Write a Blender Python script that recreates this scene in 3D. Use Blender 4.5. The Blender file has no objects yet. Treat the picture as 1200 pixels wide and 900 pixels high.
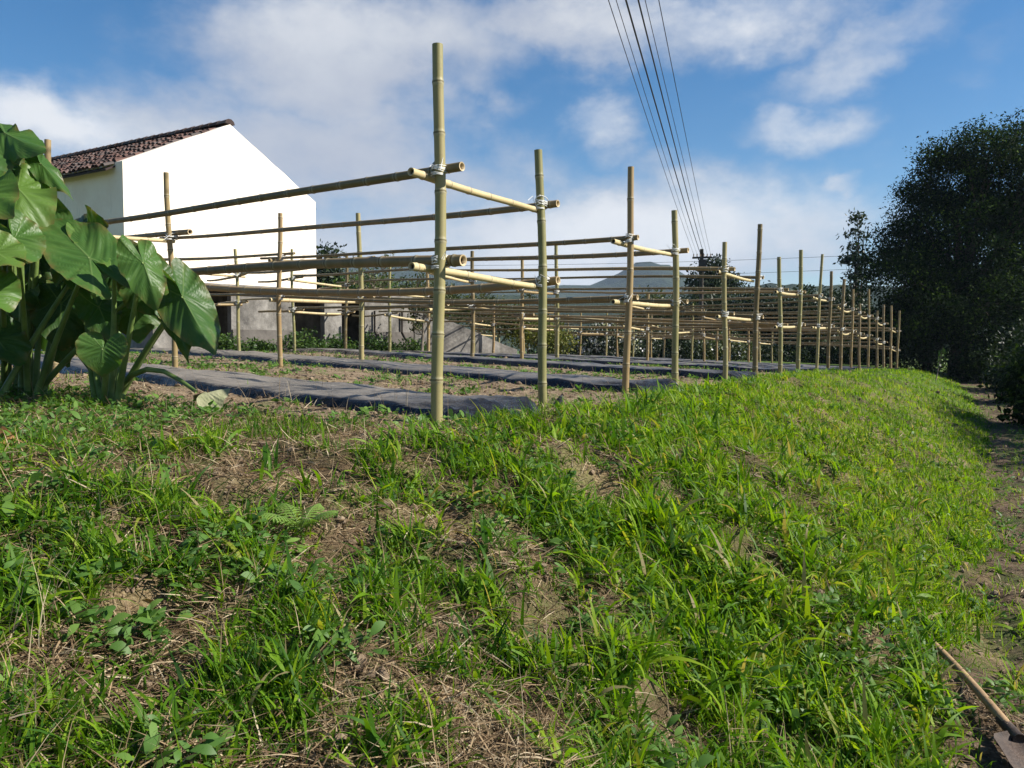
import bpy, math, random
import numpy as np
from mathutils import Vector

random.seed(7)
rng = np.random.default_rng(7)
SC = bpy.context.scene
COL = SC.collection
R = math.radians
CAMZ = 1.55
PITCH = R(2.77)
F = 930.0

# ------------------------------------------------------------------ helpers
def at(px, py, Y):
    """world point seen along a sight line at forward distance Y"""
    a = (px - 600) / F; b = (py - 450) / F
    cp, sp = math.cos(PITCH), math.sin(PITCH)
    d = Vector((a, cp - b * sp, -sp - b * cp))
    return d * (Y / d.y) + Vector((0, 0, CAMZ))

def tag(o, label=None, cat=None, group=None, kind=None):
    if label: o['label'] = label
    if cat: o['category'] = cat
    if group: o['group'] = group
    if kind: o['kind'] = kind
    return o

def empty(name, loc=(0, 0, 0), rz=0.0):
    o = bpy.data.objects.new(name, None); COL.objects.link(o)
    o.location = loc; o.rotation_euler = (0, 0, rz); o.empty_display_size = .2
    return o

def mesh_np(name, V, Fc, mat, parent=None, attrs=None, smooth=False, local=None, mats=None, midx=None):
    """V (n,3); Fc list of (m,k) int arrays; verts are in world space, moved into parent's space by local"""
    V = np.asarray(V, dtype=np.float32)
    if local is not None: V = V - np.asarray(local, dtype=np.float32)
    if not isinstance(Fc, (list, tuple)): Fc = [Fc]
    Fc = [np.asarray(f, dtype=np.int32) for f in Fc if len(f)]
    m = bpy.data.meshes.new(name)
    m.vertices.add(len(V)); m.vertices.foreach_set('co', V.ravel())
    loops = np.concatenate([f.ravel() for f in Fc])
    tot = np.concatenate([np.full(len(f), f.shape[1], dtype=np.int32) for f in Fc])
    start = np.concatenate([[0], np.cumsum(tot)[:-1]]).astype(np.int32)
    m.loops.add(len(loops)); m.loops.foreach_set('vertex_index', loops)
    m.polygons.add(len(tot)); m.polygons.foreach_set('loop_start', start); m.polygons.foreach_set('loop_total', tot)
    if midx is not None: m.polygons.foreach_set('material_index', np.asarray(midx, dtype=np.int32))
    m.polygons.foreach_set('use_smooth', np.full(len(tot), smooth, dtype=bool))
    for k, v in (attrs or {}).items():
        at_ = m.attributes.new(k, 'FLOAT', 'POINT'); at_.data.foreach_set('value', np.asarray(v, dtype=np.float32))
    m.update(calc_edges=True)
    for q in (mats or [mat]): m.materials.append(q)
    o = bpy.data.objects.new(name, m); COL.objects.link(o)
    if parent is not None: o.parent = parent
    return o

class MB:
    """collects shapes (quads/tris, float attributes) into ONE mesh object"""
    def __init__(s): s.V = []; s.F = []; s.A = {}; s.n = 0
    def add(s, V, Fs, **attrs):
        V = np.asarray(V, dtype=float)
        for k in attrs:
            if k not in s.A: s.A[k] = [np.zeros(s.n)]
        for f in (Fs if isinstance(Fs, list) else [Fs]):
            if len(f): s.F.append(np.asarray(f, dtype=np.int64) + s.n)
        for k in s.A:
            a = attrs.get(k, 0.0); s.A[k].append(np.broadcast_to(np.asarray(a, dtype=float), (len(V),)).copy())
        s.V.append(V); s.n += len(V)
    def box(s, c, sx, sy, sz, rz=0.0, bev=0.0, **attrs):
        """c = centre of the base"""
        x, y, z = sx / 2, sy / 2, sz
        P = np.array([(-x,-y,0),(x,-y,0),(x,y,0),(-x,y,0),(-x,-y,z),(x,-y,z),(x,y,z),(-x,y,z)], float)
        ca, sa = math.cos(rz), math.sin(rz)
        Q = P.copy(); Q[:,0] = P[:,0]*ca - P[:,1]*sa; Q[:,1] = P[:,0]*sa + P[:,1]*ca
        s.add(Q + np.array(c), np.array([(0,3,2,1),(4,5,6,7),(0,1,5,4),(1,2,6,5),(2,3,7,6),(3,0,4,7)]), **attrs)
    def tube(s, pts, rad, segs=8, cap=True, closed=False, **attrs):
        V, Fq, Ft = tube_np(pts, rad, segs, cap, closed)
        s.add(V, [Fq, Ft] if len(Ft) else [Fq], **attrs)
    def build(s, name, mat, parent=None, smooth=False, local=None):
        by = {}
        for f in s.F: by.setdefault(f.shape[1], []).append(f)
        Fc = [np.concatenate(v) for v in by.values()]
        return mesh_np(name, np.concatenate(s.V), Fc, mat, parent, {k: np.concatenate(v) for k, v in s.A.items()}, smooth, local)

def frames(P):
    P = np.asarray(P, float); T = np.gradient(P, axis=0); T /= np.linalg.norm(T, axis=1)[:, None] + 1e-12
    up = np.array([0, 0, 1.0]) if abs(T[0][2]) < .9 else np.array([1.0, 0, 0])
    N = np.cross(T, up); N /= np.linalg.norm(N, axis=1)[:, None] + 1e-12
    B = np.cross(T, N)
    return T, N, B

def tube_np(pts, rad, segs=8, cap=True, closed=False):
    P = np.asarray(pts, float); n = len(P); rad = np.broadcast_to(np.asarray(rad, float), (n,))
    T, N, B = frames(P)
    th = np.linspace(0, 2*np.pi, segs, endpoint=False)
    V = (P[:, None] + rad[:, None, None] * (np.cos(th)[None, :, None]*N[:, None] + np.sin(th)[None, :, None]*B[:, None])).reshape(-1, 3)
    rings = n if closed else n - 1
    i = np.arange(rings)[:, None]; j = np.arange(segs)[None]
    i2 = (i + 1) % n; j2 = (j + 1) % segs
    Fq = np.stack([i*segs + j, i*segs + j2, i2*segs + j2, i2*segs + j], -1).reshape(-1, 4)[:, ::-1]
    Ft = np.zeros((0, 3), int)
    if cap and not closed:
        V = np.concatenate([V, P[:1], P[-1:]]); a = n*segs; b = a + 1
        jj = np.arange(segs); k2 = (jj + 1) % segs
        Ft = np.concatenate([np.stack([np.full(segs, a), jj, k2], -1)[:, ::-1] * 1,
                             np.stack([np.full(segs, b), (n-1)*segs + k2, (n-1)*segs + jj], -1)[:, ::-1]])
    return V, Fq, Ft

def hsh(ix, iy, seed):
    h = (ix.astype(np.int64)*374761393 + iy.astype(np.int64)*668265263 + seed*974634777) & 0xffffffff
    h = ((h ^ (h >> 13)) * 1274126177) & 0xffffffff
    h = h ^ (h >> 16)
    return (h & 0xffff) / 65535.0

def vnoise(x, y, seed=0):
    x = np.asarray(x, float); y = np.asarray(y, float)
    ix = np.floor(x); iy = np.floor(y); fx = x - ix; fy = y - iy
    fx = fx*fx*(3 - 2*fx); fy = fy*fy*(3 - 2*fy)
    a = hsh(ix, iy, seed); b = hsh(ix+1, iy, seed); c = hsh(ix, iy+1, seed); d = hsh(ix+1, iy+1, seed)
    return (a*(1-fx) + b*fx)*(1-fy) + (c*(1-fx) + d*fx)*fy

def fbm(x, y, seed=0, o=4):
    s = 0; a = .5; t = 0
    for k in range(o):
        s = s + a*vnoise(x*2**k, y*2**k, seed + k*17); t += a; a *= .5
    return s / t

def sstep(a, b, x):
    t = np.clip((x - a) / (b - a), 0, 1); return t*t*(3 - 2*t)

# ------------------------------------------------------------------ terrain
EX, EY = .485, .8745            # along the bank
NX, NY = -.8745, .485           # into the terrace
def AS(x, y): return EX*x + EY*y, NX*x + NY*y
def foot(a): return np.interp(a, [-10, 3.3, 10, 17.8, 26, 34, 60], [0, -.04, -.42, -.65, -.6, -.35, -.3])
def rim(a): return np.interp(a, [-6, 0, 2.2, 3.7, 8, 18, 26, 36, 60], [4.4, 4.1, 3.3, 2.45, 2.35, 2.3, 2.1, 1.6, 1.6])
def terrace(a, s):
    return 1.05 + .036*(np.clip(s, 2.5, 12) - 2.5) - np.interp(a, [14, 20, 26, 35, 50], [0, .15, .26, .5, .7])
HOLLOWS = [(.52, 2.6, .15, .13), (.42, 4.15, .2, .14), (.1, 2.75, .11, .09), (.98, 2.75, .14, .12), (1.25, 3.9, .15, .1), (-.75, 3.6, .15, .08), (-1.1, 2.3, .13, .07), (2.4, 6.2, .2, .12), (1.0, 5.6, .16, .1), (3.4, 8.4, .22, .12)]
def in_hollow(x, y, k=.8):
    m = np.zeros(np.shape(x), bool)
    for (hx, hy, hr, hd) in HOLLOWS: m |= ((x - hx)**2 + (y - hy)**2) < (hr*k*(.6 + .9*vnoise(x*14, y*14, 19)))**2
    return m
def H(x, y, detail=True):
    x = np.asarray(x, float); y = np.asarray(y, float)
    a, s = AS(x, y)
    f = foot(a) + .25*(vnoise(a*.7, a*0+3, 5) - .5); r = rim(a) + .22*(vnoise(a*.9, a*0+9, 6) - .5)
    t = np.clip((s - f) / (r - f), 0, 1)
    p = .22*t + .78*np.sin(t*np.pi/2)**1.12
    p = np.where(t >= 1, 1, p)
    k = np.exp(-((t - 1.0)/.12)**2)*.0
    z = terrace(a, s)*p
    # ground the other side of the path climbs a little
    z = z + .5*sstep(f - 2.2, f - 5.5, s)
    # far land falls away slowly
    dist = np.hypot(x, y)
    z = z - 2.2*sstep(55, 160, dist)
    if detail:
        near = 1 - sstep(25, 60, dist)
        # little scarps where the turf has slipped
        for (hx, hy, hr, hd) in HOLLOWS:
            q = ((x - hx)**2 + (y - hy)**2)/hr**2
            z = z - hd*np.exp(-q) + hd*.55*np.exp(-((x - hx + .7*hr)**2 + (y - hy - .9*hr)**2)/(hr*.8)**2)
        bank = sstep(-.15, .1, t)*(1 - sstep(.9, 1.05, t))
        z = z + near*(bank*(.20*(fbm(x*1.3, y*1.3, 21) - .5) + .16*(fbm(x*4.2, y*4.2, 31) - .5)) + .035*(fbm(x*6, y*6, 41) - .5)
                      + .03*(fbm(x*17, y*17, 51, 3) - .5))
    return z
def Hs(x, y): return float(H(np.array([x]), np.array([y]))[0])
def on_ground(px, py, y0=1.2, y1=40):
    """where the sight line meets the ground"""
    for Y in np.geomspace(y0, y1, 900):
        p = at(px, py, Y)
        if p.z < Hs(p.x, p.y): return p
    return p

def axis(lo, hi, step, far, n):
    c = np.arange(lo, hi + 1e-6, step)
    g = np.geomspace(step*1.5, far, n)
    return np.concatenate([(lo - g)[::-1], c, hi + g])

# ------------------------------------------------------------------ materials
def mat_new(name):
    m = bpy.data.materials.new(name); m.use_nodes = True
    nt = m.node_tree; nt.nodes.clear()
    out = nt.nodes.new('ShaderNodeOutputMaterial')
    return m, nt, out
class NT:
    def __init__(s, nt): s.nt = nt
    def n(s, typ, **kw):
        nd = s.nt.nodes.new('ShaderNode' + typ)
        for k, v in kw.items():
            if k.startswith('i_'): pass
            else: setattr(nd, k, v)
        return nd
    def l(s, a, b): s.nt.links.new(a, b)
    def setin(s, sock, v):
        if hasattr(v, 'is_output') or isinstance(v, bpy.types.NodeSocket): s.l(v, sock)
        else: sock.default_value = v
    def noise(s, scale, detail=5, rough=.6, vec=None, dist=0.0):
        nd = s.n('TexNoise'); nd.inputs['Scale'].default_value = scale; nd.inputs['Detail'].default_value = detail
        nd.inputs['Roughness'].default_value = rough; nd.inputs['Distortion'].default_value = dist
        if vec is not None: s.l(vec, nd.inputs['Vector'])
        return nd.outputs['Fac']
    def ramp(s, fac, stops, interp='LINEAR'):
        nd = s.n('ValToRGB'); cr = nd.color_ramp; cr.interpolation = interp
        while len(cr.elements) < len(stops): cr.elements.new(.5)
        for e, (p, c) in zip(cr.elements, stops):
            e.position = p; e.color = (*c, 1) if len(c) == 3 else c
        s.setin(nd.inputs['Fac'], fac); return nd.outputs['Color']
    def mix(s, fac, a, b, blend='MIX'):
        nd = s.n('Mix', data_type='RGBA', blend_type=blend)
        s.setin(nd.inputs[0], fac)
        s.setin(nd.inputs[6], (*a, 1) if isinstance(a, tuple) and len(a) == 3 else a)
        s.setin(nd.inputs[7], (*b, 1) if isinstance(b, tuple) and len(b) == 3 else b)
        return nd.outputs[2]
    def math(s, op, a, b=None, c=None, clamp=False):
        nd = s.n('Math', operation=op); nd.use_clamp = clamp
        s.setin(nd.inputs[0], a)
        if b is not None: s.setin(nd.inputs[1], b)
        if c is not None: s.setin(nd.inputs[2], c)
        return nd.outputs[0]
    def mrange(s, v, a, b, c=0.0, d=1.0, smooth=False):
        nd = s.n('MapRange'); nd.interpolation_type = 'SMOOTHSTEP' if smooth else 'LINEAR'
        s.setin(nd.inputs[0], v)
        for i, q in enumerate((a, b, c, d)): nd.inputs[i+1].default_value = q
        return nd.outputs[0]
    def attr(s, name): nd = s.n('Attribute'); nd.attribute_name = name; return nd.outputs['Fac']
    def bump(s, h, strength=.3, dist=.02):
        nd = s.n('Bump'); nd.inputs['Strength'].default_value = strength; nd.inputs['Distance'].default_value = dist
        s.l(h, nd.inputs['Height']); return nd.outputs['Normal']
    def pos(s): return s.n('NewGeometry').outputs['Position']
    def obj(s): return s.n('TexCoord').outputs['Object']
    def rnd(s): return s.n('ObjectInfo').outputs['Random']
    def bsdf(s, col, rough=.8, normal=None, spec=.3, metallic=0.0):
        b = s.n('BsdfPrincipled')
        s.setin(b.inputs['Base Color'], (*col, 1) if isinstance(col, tuple) and len(col) == 3 else col)
        s.setin(b.inputs['Roughness'], rough); b.inputs['Specular IOR Level'].default_value = spec
        b.inputs['Metallic'].default_value = metallic
        if normal is not None: s.l(normal, b.inputs['Normal'])
        return b

def simple(name, c1, c2, scale=6, rough=.85, bump=.2, spec=.3, bdist=.02, c3=None):
    m, nt, out = mat_new(name); N = NT(nt); p = N.obj()
    f = N.noise(scale, 6, .65, p)
    stops = [(.3, c1), (.7, c2)] if c3 is None else [(.25, c1), (.5, c2), (.75, c3)]
    col = N.ramp(f, stops)
    b = N.bsdf(col, rough, N.bump(N.noise(scale*4, 5, .65, p), bump, bdist), spec)
    N.l(b.outputs[0], out.inputs[0]); return m

def leafmat(name, stops, trans=.45, rough=.45, spec=.35, tcol=(1.15, 1.25, .55), patch=0.0):
    """thin leaf: reflects and lets light through; colour from a per-leaf random attribute"""
    m, nt, out = mat_new(name); N = NT(nt)
    col = N.ramp(N.attr('rnd'), stops)
    if patch:
        f = N.noise(patch, 3, .5, N.pos())
        col = N.mix(N.mrange(f, .35, .65, .0, .45), col, (.16, .15, .035), 'MIX')
    b = N.bsdf(col, rough, None, spec)
    tr = N.n('BsdfTranslucent'); N.l(N.mix(1.0, col, tcol, 'MULTIPLY'), tr.inputs[0])
    mx = N.n('MixShader'); mx.inputs[0].default_value = trans
    N.l(b.outputs[0], mx.inputs[1]); N.l(tr.outputs[0], mx.inputs[2]); N.l(mx.outputs[0], out.inputs[0])
    return m

def ground_mat(name, kind):
    m, nt, out = mat_new(name); N = NT(nt); p = N.pos()
    big = N.noise(1.1, 5, .6, p); mid = N.noise(9, 6, .7, p); fine = N.noise(60, 5, .75, p)
    fib = N.n('TexNoise'); fib.inputs['Scale'].default_value = 1; fib.inputs['Detail'].default_value = 4
    mp = N.n('Mapping'); mp.inputs['Scale'].default_value = (30, 140, 60); N.l(p, mp.inputs['Vector']); N.l(mp.outputs[0], fib.inputs['Vector'])
    if kind == 'bank':
        soil = N.ramp(mid, [(.3, (.03, .021, .014)), (.5, (.085, .058, .036)), (.72, (.18, .125, .08))])
        straw = N.ramp(fib.outputs['Fac'], [(.35, (.13, .09, .045)), (.55, (.27, .2, .11)), (.75, (.4, .32, .19))])
        col = N.mix(N.mrange(big, .4, .6), soil, straw)
        green = N.ramp(fine, [(.3, (.035, .06, .012)), (.7, (.085, .13, .025))])
        col = N.mix(N.mrange(N.noise(2.3, 5, .7, p), .42, .62, 0, .6), col, green)
        dist = N.n('VectorMath', operation='LENGTH'); N.l(p, dist.inputs[0])
        farc = N.ramp(mid, [(.3, (.045, .085, .014)), (.7, (.1, .16, .03))])
        col = N.mix(N.mrange(dist.outputs['Value'], 9, 26, 0, .9), col, farc)
    elif kind == 'field':
        col = N.ramp(mid, [(.28, (.09, .064, .042)), (.5, (.19, .138, .09)), (.75, (.34, .265, .175))])
        col = N.mix(N.mrange(fine, .45, .7, 0, .5), col, (.36, .28, .19))
        green = N.ramp(fine, [(.3, (.05, .085, .018)), (.7, (.11, .16, .035))])
        col = N.mix(N.mrange(N.noise(1.7, 6, .7, p), .52, .66, 0, .75), col, green)
    else:
        col = N.ramp(mid, [(.3, (.045, .03, .021)), (.5, (.1, .068, .045)), (.75, (.2, .15, .1))])
        col = N.mix(N.mrange(fib.outputs['Fac'], .5, .75, 0, .6), col, (.28, .21, .13))
        green = N.ramp(fine, [(.3, (.03, .05, .012)), (.7, (.07, .11, .025))])
        col = N.mix(N.mrange(big, .5, .62, 0, .8), col, green)
    h = N.math('ADD', N.math('MULTIPLY', mid, .6), N.math('MULTIPLY', fine, .4))
    b = N.bsdf(col, .95, N.bump(h, .9, .05), .1)
    N.l(b.outputs[0], out.inputs[0]); return m

def bamboo_mat(name, stops, grime=.35):
    m, nt, out = mat_new(name); N = NT(nt); p = N.obj()
    rn = N.rnd()
    mp = N.n('Mapping'); mp.inputs['Scale'].default_value = (9, 9, 1.6); N.l(p, mp.inputs['Vector'])
    sh = N.n('VectorMath', operation='ADD'); N.l(mp.outputs[0], sh.inputs[0])
    cx = N.n('CombineXYZ'); N.l(N.math('MULTIPLY', rn, 37.0), cx.inputs[0]); N.l(cx.outputs[0], sh.inputs[1])
    f = N.noise(1.0, 5, .6, sh.outputs[0])
    f2 = N.math('ADD', N.math('MULTIPLY', f, .75), N.math('MULTIPLY', rn, .3), clamp=True)
    col = N.ramp(f2, stops)
    blot = N.noise(22, 5, .7, p)
    col = N.mix(N.mrange(blot, .55, .75, 0, grime), col, (.09, .07, .04))
    nd = N.attr('nd')
    col = N.mix(N.mrange(nd, .3, 1.0, 0, .8), col, (.075, .055, .03))
    pale = N.math('MULTIPLY', N.mrange(nd, .02, .25), N.mrange(nd, .5, .28))
    col = N.mix(N.math('MULTIPLY', pale, .5), col, (.42, .38, .27))
    ct = N.attr('cut')
    col = N.mix(N.mrange(ct, .2, .9), col, (.46, .35, .2))
    col = N.mix(N.mrange(ct, 1.2, 2.0), col, (.03, .02, .012))  # inside of hollow ends painted dark for the shade in the hole
    b = N.bsdf(col, N.mrange(blot, .3, .7, .42, .62), N.bump(N.noise(70, 3, .6, sh.outputs[0]), .06, .01), .35)
    N.l(b.outputs[0], out.inputs[0]); return m

M = {}
M['bank'] = ground_mat('bank soil and straw', 'bank')
M['field'] = ground_mat('field soil', 'field')
M['path'] = ground_mat('path earth', 'path')
M['bam_green'] = bamboo_mat('bamboo green', [(.2, (.155, .155, .055)), (.5, (.24, .215, .09)), (.8, (.33, .265, .125))], .3)
M['bam_yellow'] = bamboo_mat('bamboo yellow', [(.2, (.19, .145, .06)), (.5, (.28, .2, .09)), (.8, (.25, .16, .075))], .45)
M['bam_brown'] = bamboo_mat('bamboo brown', [(.2, (.1, .08, .034)), (.5, (.165, .122, .055)), (.8, (.235, .165, .085))], .55)
M['bam_pale'] = bamboo_mat('bamboo pale', [(.2, (.4, .31, .15)), (.5, (.5, .41, .22)), (.8, (.42, .31, .16))], .3)
M['twine'] = simple('white twine', (.45, .44, .41), (.75, .75, .72), 40, .7, .2)
M['grass'] = leafmat('grass blades', [(0, (.02, .062, .01)), (.3, (.05, .135, .01)), (.6, (.135, .255, .012)), (.85, (.24, .35, .02)), (.95, (.26, .28, .045)), (1, (.34, .28, .14))], .5, .5, .16, (1.3, 1.25, .4))
M['straw'] = leafmat('dry straw', [(0, (.09, .055, .03)), (.4, (.2, .135, .075)), (.75, (.32, .23, .13)), (1, (.48, .4, .27))], .2, .7, .2, (1, .9, .7))
M['weed'] = leafmat('weed leaves', [(0, (.04, .1, .02)), (.5, (.085, .175, .03)), (1, (.16, .26, .05))], .38, .5, .3)
M['clod'] = simple('soil clods', (.085, .06, .04), (.19, .138, .092), 14, .95, .5, .1, .02, (.3, .235, .16))
def film_mat():
    m, nt, out = mat_new('black plastic film'); N = NT(nt); p = N.pos()
    f = N.noise(2.4, 6, .7, p); g = N.noise(30, 5, .75, p)
    # dusty film; grey sky reflection painted on upward faces, shaded sides left black
    sz = N.n('SeparateXYZ'); N.l(N.n('NewGeometry').outputs['Normal'], sz.inputs[0])
    flat = N.mrange(sz.outputs[2], .86, .985, 0.0, 1)
    dust_sheen = N.math('MULTIPLY', N.math('MULTIPLY', N.mrange(f, .35, .65, .15, .85), N.mrange(g, .3, .65, .55, 1.0)), flat)
    dust_sheen = N.math('MULTIPLY', dust_sheen, N.math('SUBTRACT', 1.0, N.attr('clean')))
    col = N.mix(dust_sheen, (.011, .011, .012), (.29, .255, .21))
    mp = N.n('Mapping'); mp.inputs['Rotation'].default_value = (0, 0, R(37)); mp.inputs['Scale'].default_value = (5, 24, 10); N.l(p, mp.inputs['Vector'])
    w = N.noise(1.0, 4, .55, mp.outputs[0], .6)
    b = N.bsdf(col, N.math('ADD', N.math('MULTIPLY', dust_sheen, .5), .2), N.bump(w, .7, .035), .4)
    N.l(b.outputs[0], out.inputs[0]); return m
M['film'] = film_mat()
def plaster_mat():
    m, nt, out = mat_new('white plaster'); N = NT(nt); p = N.obj()
    f = N.noise(.9, 6, .7, p); g = N.noise(7, 6, .7, p)
    col = N.ramp(f, [(.25, (.74, .62, .5)), (.5, (.82, .72, .6)), (.8, (.84, .77, .67))])
    mp = N.n('Mapping'); mp.inputs['Scale'].default_value = (3, 3, .35); N.l(p, mp.inputs['Vector'])
    st = N.noise(1.0, 5, .7, mp.outputs[0])
    col = N.mix(N.mrange(st, .56, .72, 0, .6), col, (.4, .36, .3))
    b = N.bsdf(col, .9, N.bump(g, .25, .02), .15); N.l(b.outputs[0], out.inputs[0]); return m
M['plaster'] = plaster_mat()
def tile_mat():
    m, nt, out = mat_new('old clay tiles'); N = NT(nt); p = N.obj()
    col = N.ramp(N.attr('rnd'), [(0, (.04, .03, .028)), (.3, (.1, .06, .05)), (.6, (.15, .085, .068)), (.85, (.14, .11, .1)), (1, (.07, .062, .058))])
    col = N.mix(N.mrange(N.noise(5, 6, .75, p), .5, .7, 0, .75), col, (.05, .045, .04))
    b = N.bsdf(col, .9, N.bump(N.noise(25, 5, .7, p), .4, .02), .15); N.l(b.outputs[0], out.inputs[0]); return m
M['tile'] = tile_mat()
def concrete_mat():
    m, nt, out = mat_new('old concrete'); N = NT(nt); p = N.obj()
    f = N.noise(1.6, 7, .72, p); g = N.noise(12, 6, .7, p)
    col = N.ramp(f, [(.28, (.07, .065, .06)), (.5, (.185, .172, .155)), (.72, (.34, .32, .29))])
    mp = N.n('Mapping'); mp.inputs['Scale'].default_value = (4, 4, .4); N.l(p, mp.inputs['Vector'])
    col = N.mix(N.mrange(N.noise(1, 5, .7, mp.outputs[0]), .5, .75, 0, .6), col, (.08, .075, .06))
    col = N.mix(N.mrange(g, .6, .75, 0, .4), col, (.45, .44, .4))
    b = N.bsdf(col, .92, N.bump(g, .5, .03), .15); N.l(b.outputs[0], out.inputs[0]); return m
M['concrete'] = concrete_mat()
M['plinth'] = simple('dark cement plinth', (.07, .062, .055), (.15, .135, .12), 3, .9, .3)
M['dark_metal'] = simple('dark iron', (.03, .028, .026), (.08, .06, .05), 20, .6, .2)
M['pole_wood'] = simple('tarred pole', (.05, .042, .036), (.1, .085, .07), 8, .9, .3)
M['wire'] = simple('black cable', (.02, .02, .022), (.035, .035, .04), 5, .6, 0)
M['bark'] = simple('bark', (.035, .027, .02), (.1, .08, .06), 7, .95, .7, .1, .05)
M['twig'] = simple('grey twigs', (.1, .085, .065), (.2, .17, .13), 15, .9, .3)
M['handle_wood'] = simple('worn ash wood', (.22, .14, .07), (.38, .25, .13), 12, .6, .15)
M['rust'] = simple('rusty steel', (.03, .022, .018), (.085, .055, .038), 18, .65, .4)
M['ceramic'] = simple('porcelain', (.3, .22, .16), (.36, .27, .2), 5, .3, 0)
def taro_mat():
    m, nt, out = mat_new('elephant ear leaf'); N = NT(nt); p = N.pos()
    v = N.attr('vein'); r_ = N.attr('rnd')
    base = N.ramp(r_, [(0, (.016, .045, .013)), (.35, (.045, .115, .026)), (.7, (.085, .175, .03)), (1, (.17, .22, .045))])
    f = N.noise(7, 5, .65, p)
    base = N.mix(N.mrange(f, .4, .7, 0, .4), base, (.1, .17, .035))
    col = N.mix(N.mrange(v, .15, 1.0, 0, .6), base, (.19, .27, .09))
    mg = N.math('MULTIPLY', N.attr('rim'), N.mrange(N.noise(9, 5, .7, p), .45, .6, 0, 1))
    col = N.mix(N.math('MULTIPLY', mg, .8), col, (.17, .12, .04))
    hole = N.noise(14, 4, .7, p)
    col = N.mix(N.mrange(hole, .68, .74, 0, .7), col, (.2, .15, .05))
    b = N.bsdf(col, .42, N.bump(N.math('ADD', v, N.math('MULTIPLY', f, .3)), .25, .02), .28)
    tr = N.n('BsdfTranslucent'); N.l(N.mix(1.0, col, (1.2, 1.3, .5), 'MULTIPLY'), tr.inputs[0])
    mx = N.n('MixShader'); mx.inputs[0].default_value = .38
    N.l(b.outputs[0], mx.inputs[1]); N.l(tr.outputs[0], mx.inputs[2]); N.l(mx.outputs[0], out.inputs[0]); return m
M['taro'] = taro_mat()
M['stalk'] = simple('green stalk', (.07, .12, .03), (.17, .23, .06), 9, .5, .1)
M['withered'] = simple('withered leaf', (.17, .18, .09), (.3, .29, .18), 12, .8, .4)
def hillmat(name, c1, c2, c3):
    m, nt, out = mat_new(name); N = NT(nt); p = N.pos()
    col = N.ramp(N.noise(.02, 8, .7, p), [(.35, c1), (.55, c2), (.7, c3)])
    b = N.bsdf(col, .95, N.bump(N.noise(.08, 6, .7, p), 1.0, 6.0), .05); N.l(b.outputs[0], out.inputs[0]); return m
M['hill'] = hillmat('wooded hill', (.014, .024, .014), (.026, .038, .018), (.05, .062, .026))
LEAF = lambda nm, a, b, c, t=.3: leafmat(nm, [(0, a), (.55, b), (1, c)], t, .5, .25)
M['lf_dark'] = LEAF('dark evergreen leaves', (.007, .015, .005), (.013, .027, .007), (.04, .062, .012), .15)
M['lf_tree'] = leafmat('big tree leaves', [(0, (.005, .011, .004)), (.7, (.011, .024, .006)), (1, (.06, .1, .014))], .22, .8, .06)  # brightest stop paints sunlit clusters onto random clumps
M['lf_mid'] = LEAF('mid green leaves', (.025, .055, .012), (.05, .1, .02), (.1, .16, .03))
M['lf_yellow'] = LEAF('yellow green leaves', (.07, .09, .018), (.13, .15, .03), (.22, .2, .05))
M['lf_olive'] = LEAF('olive leaves', (.03, .045, .014), (.06, .075, .025), (.1, .11, .04))
M['petal'] = LEAF('white petals', (.5, .5, .5), (.65, .65, .66), (.78, .78, .8), .2)

# ------------------------------------------------------------------ ground
def build_ground():
    xs = axis(-7, 13, .065, 2500, 46); ys = axis(-1.0, 24, .065, 2500, 46)
    X, Y = np.meshgrid(xs, ys, indexing='ij')
    Z = H(X, Y)
    V = np.stack([X, Y, Z], -1).reshape(-1, 3)
    ny = len(ys)
    i = np.arange(len(xs)-1)[:, None]; j = np.arange(ny-1)[None]
    Fq = np.stack([i*ny + j, (i+1)*ny + j, (i+1)*ny + j+1, i*ny + j+1], -1).reshape(-1, 4)
    C = V[Fq].mean(1); a, s = AS(C[:, 0], C[:, 1])
    nz = fbm(C[:, 0]*1.6, C[:, 1]*1.6, 77) - .5
    path = (s > foot(a) - 1.5 + nz*.9) & (s < foot(a) + .0 + nz*.45) & (a > -12) & (a < 44)
    field = (s > rim(a) + .12 + nz*.9) & (s < 17) & (a > 3.72 + nz*.9) & (a < 39) & ~path
    rest = ~(path | field)
    for nm, msk, mt in (('ground', rest, 'bank'), ('path', path, 'path'), ('field', field, 'field')):
        f = Fq[msk]; used, inv = np.unique(f, return_inverse=True)
        o = mesh_np(nm, V[used], inv.reshape(-1, 4), M[mt], smooth=True)
        tag(o, kind='structure')
build_ground()

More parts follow.
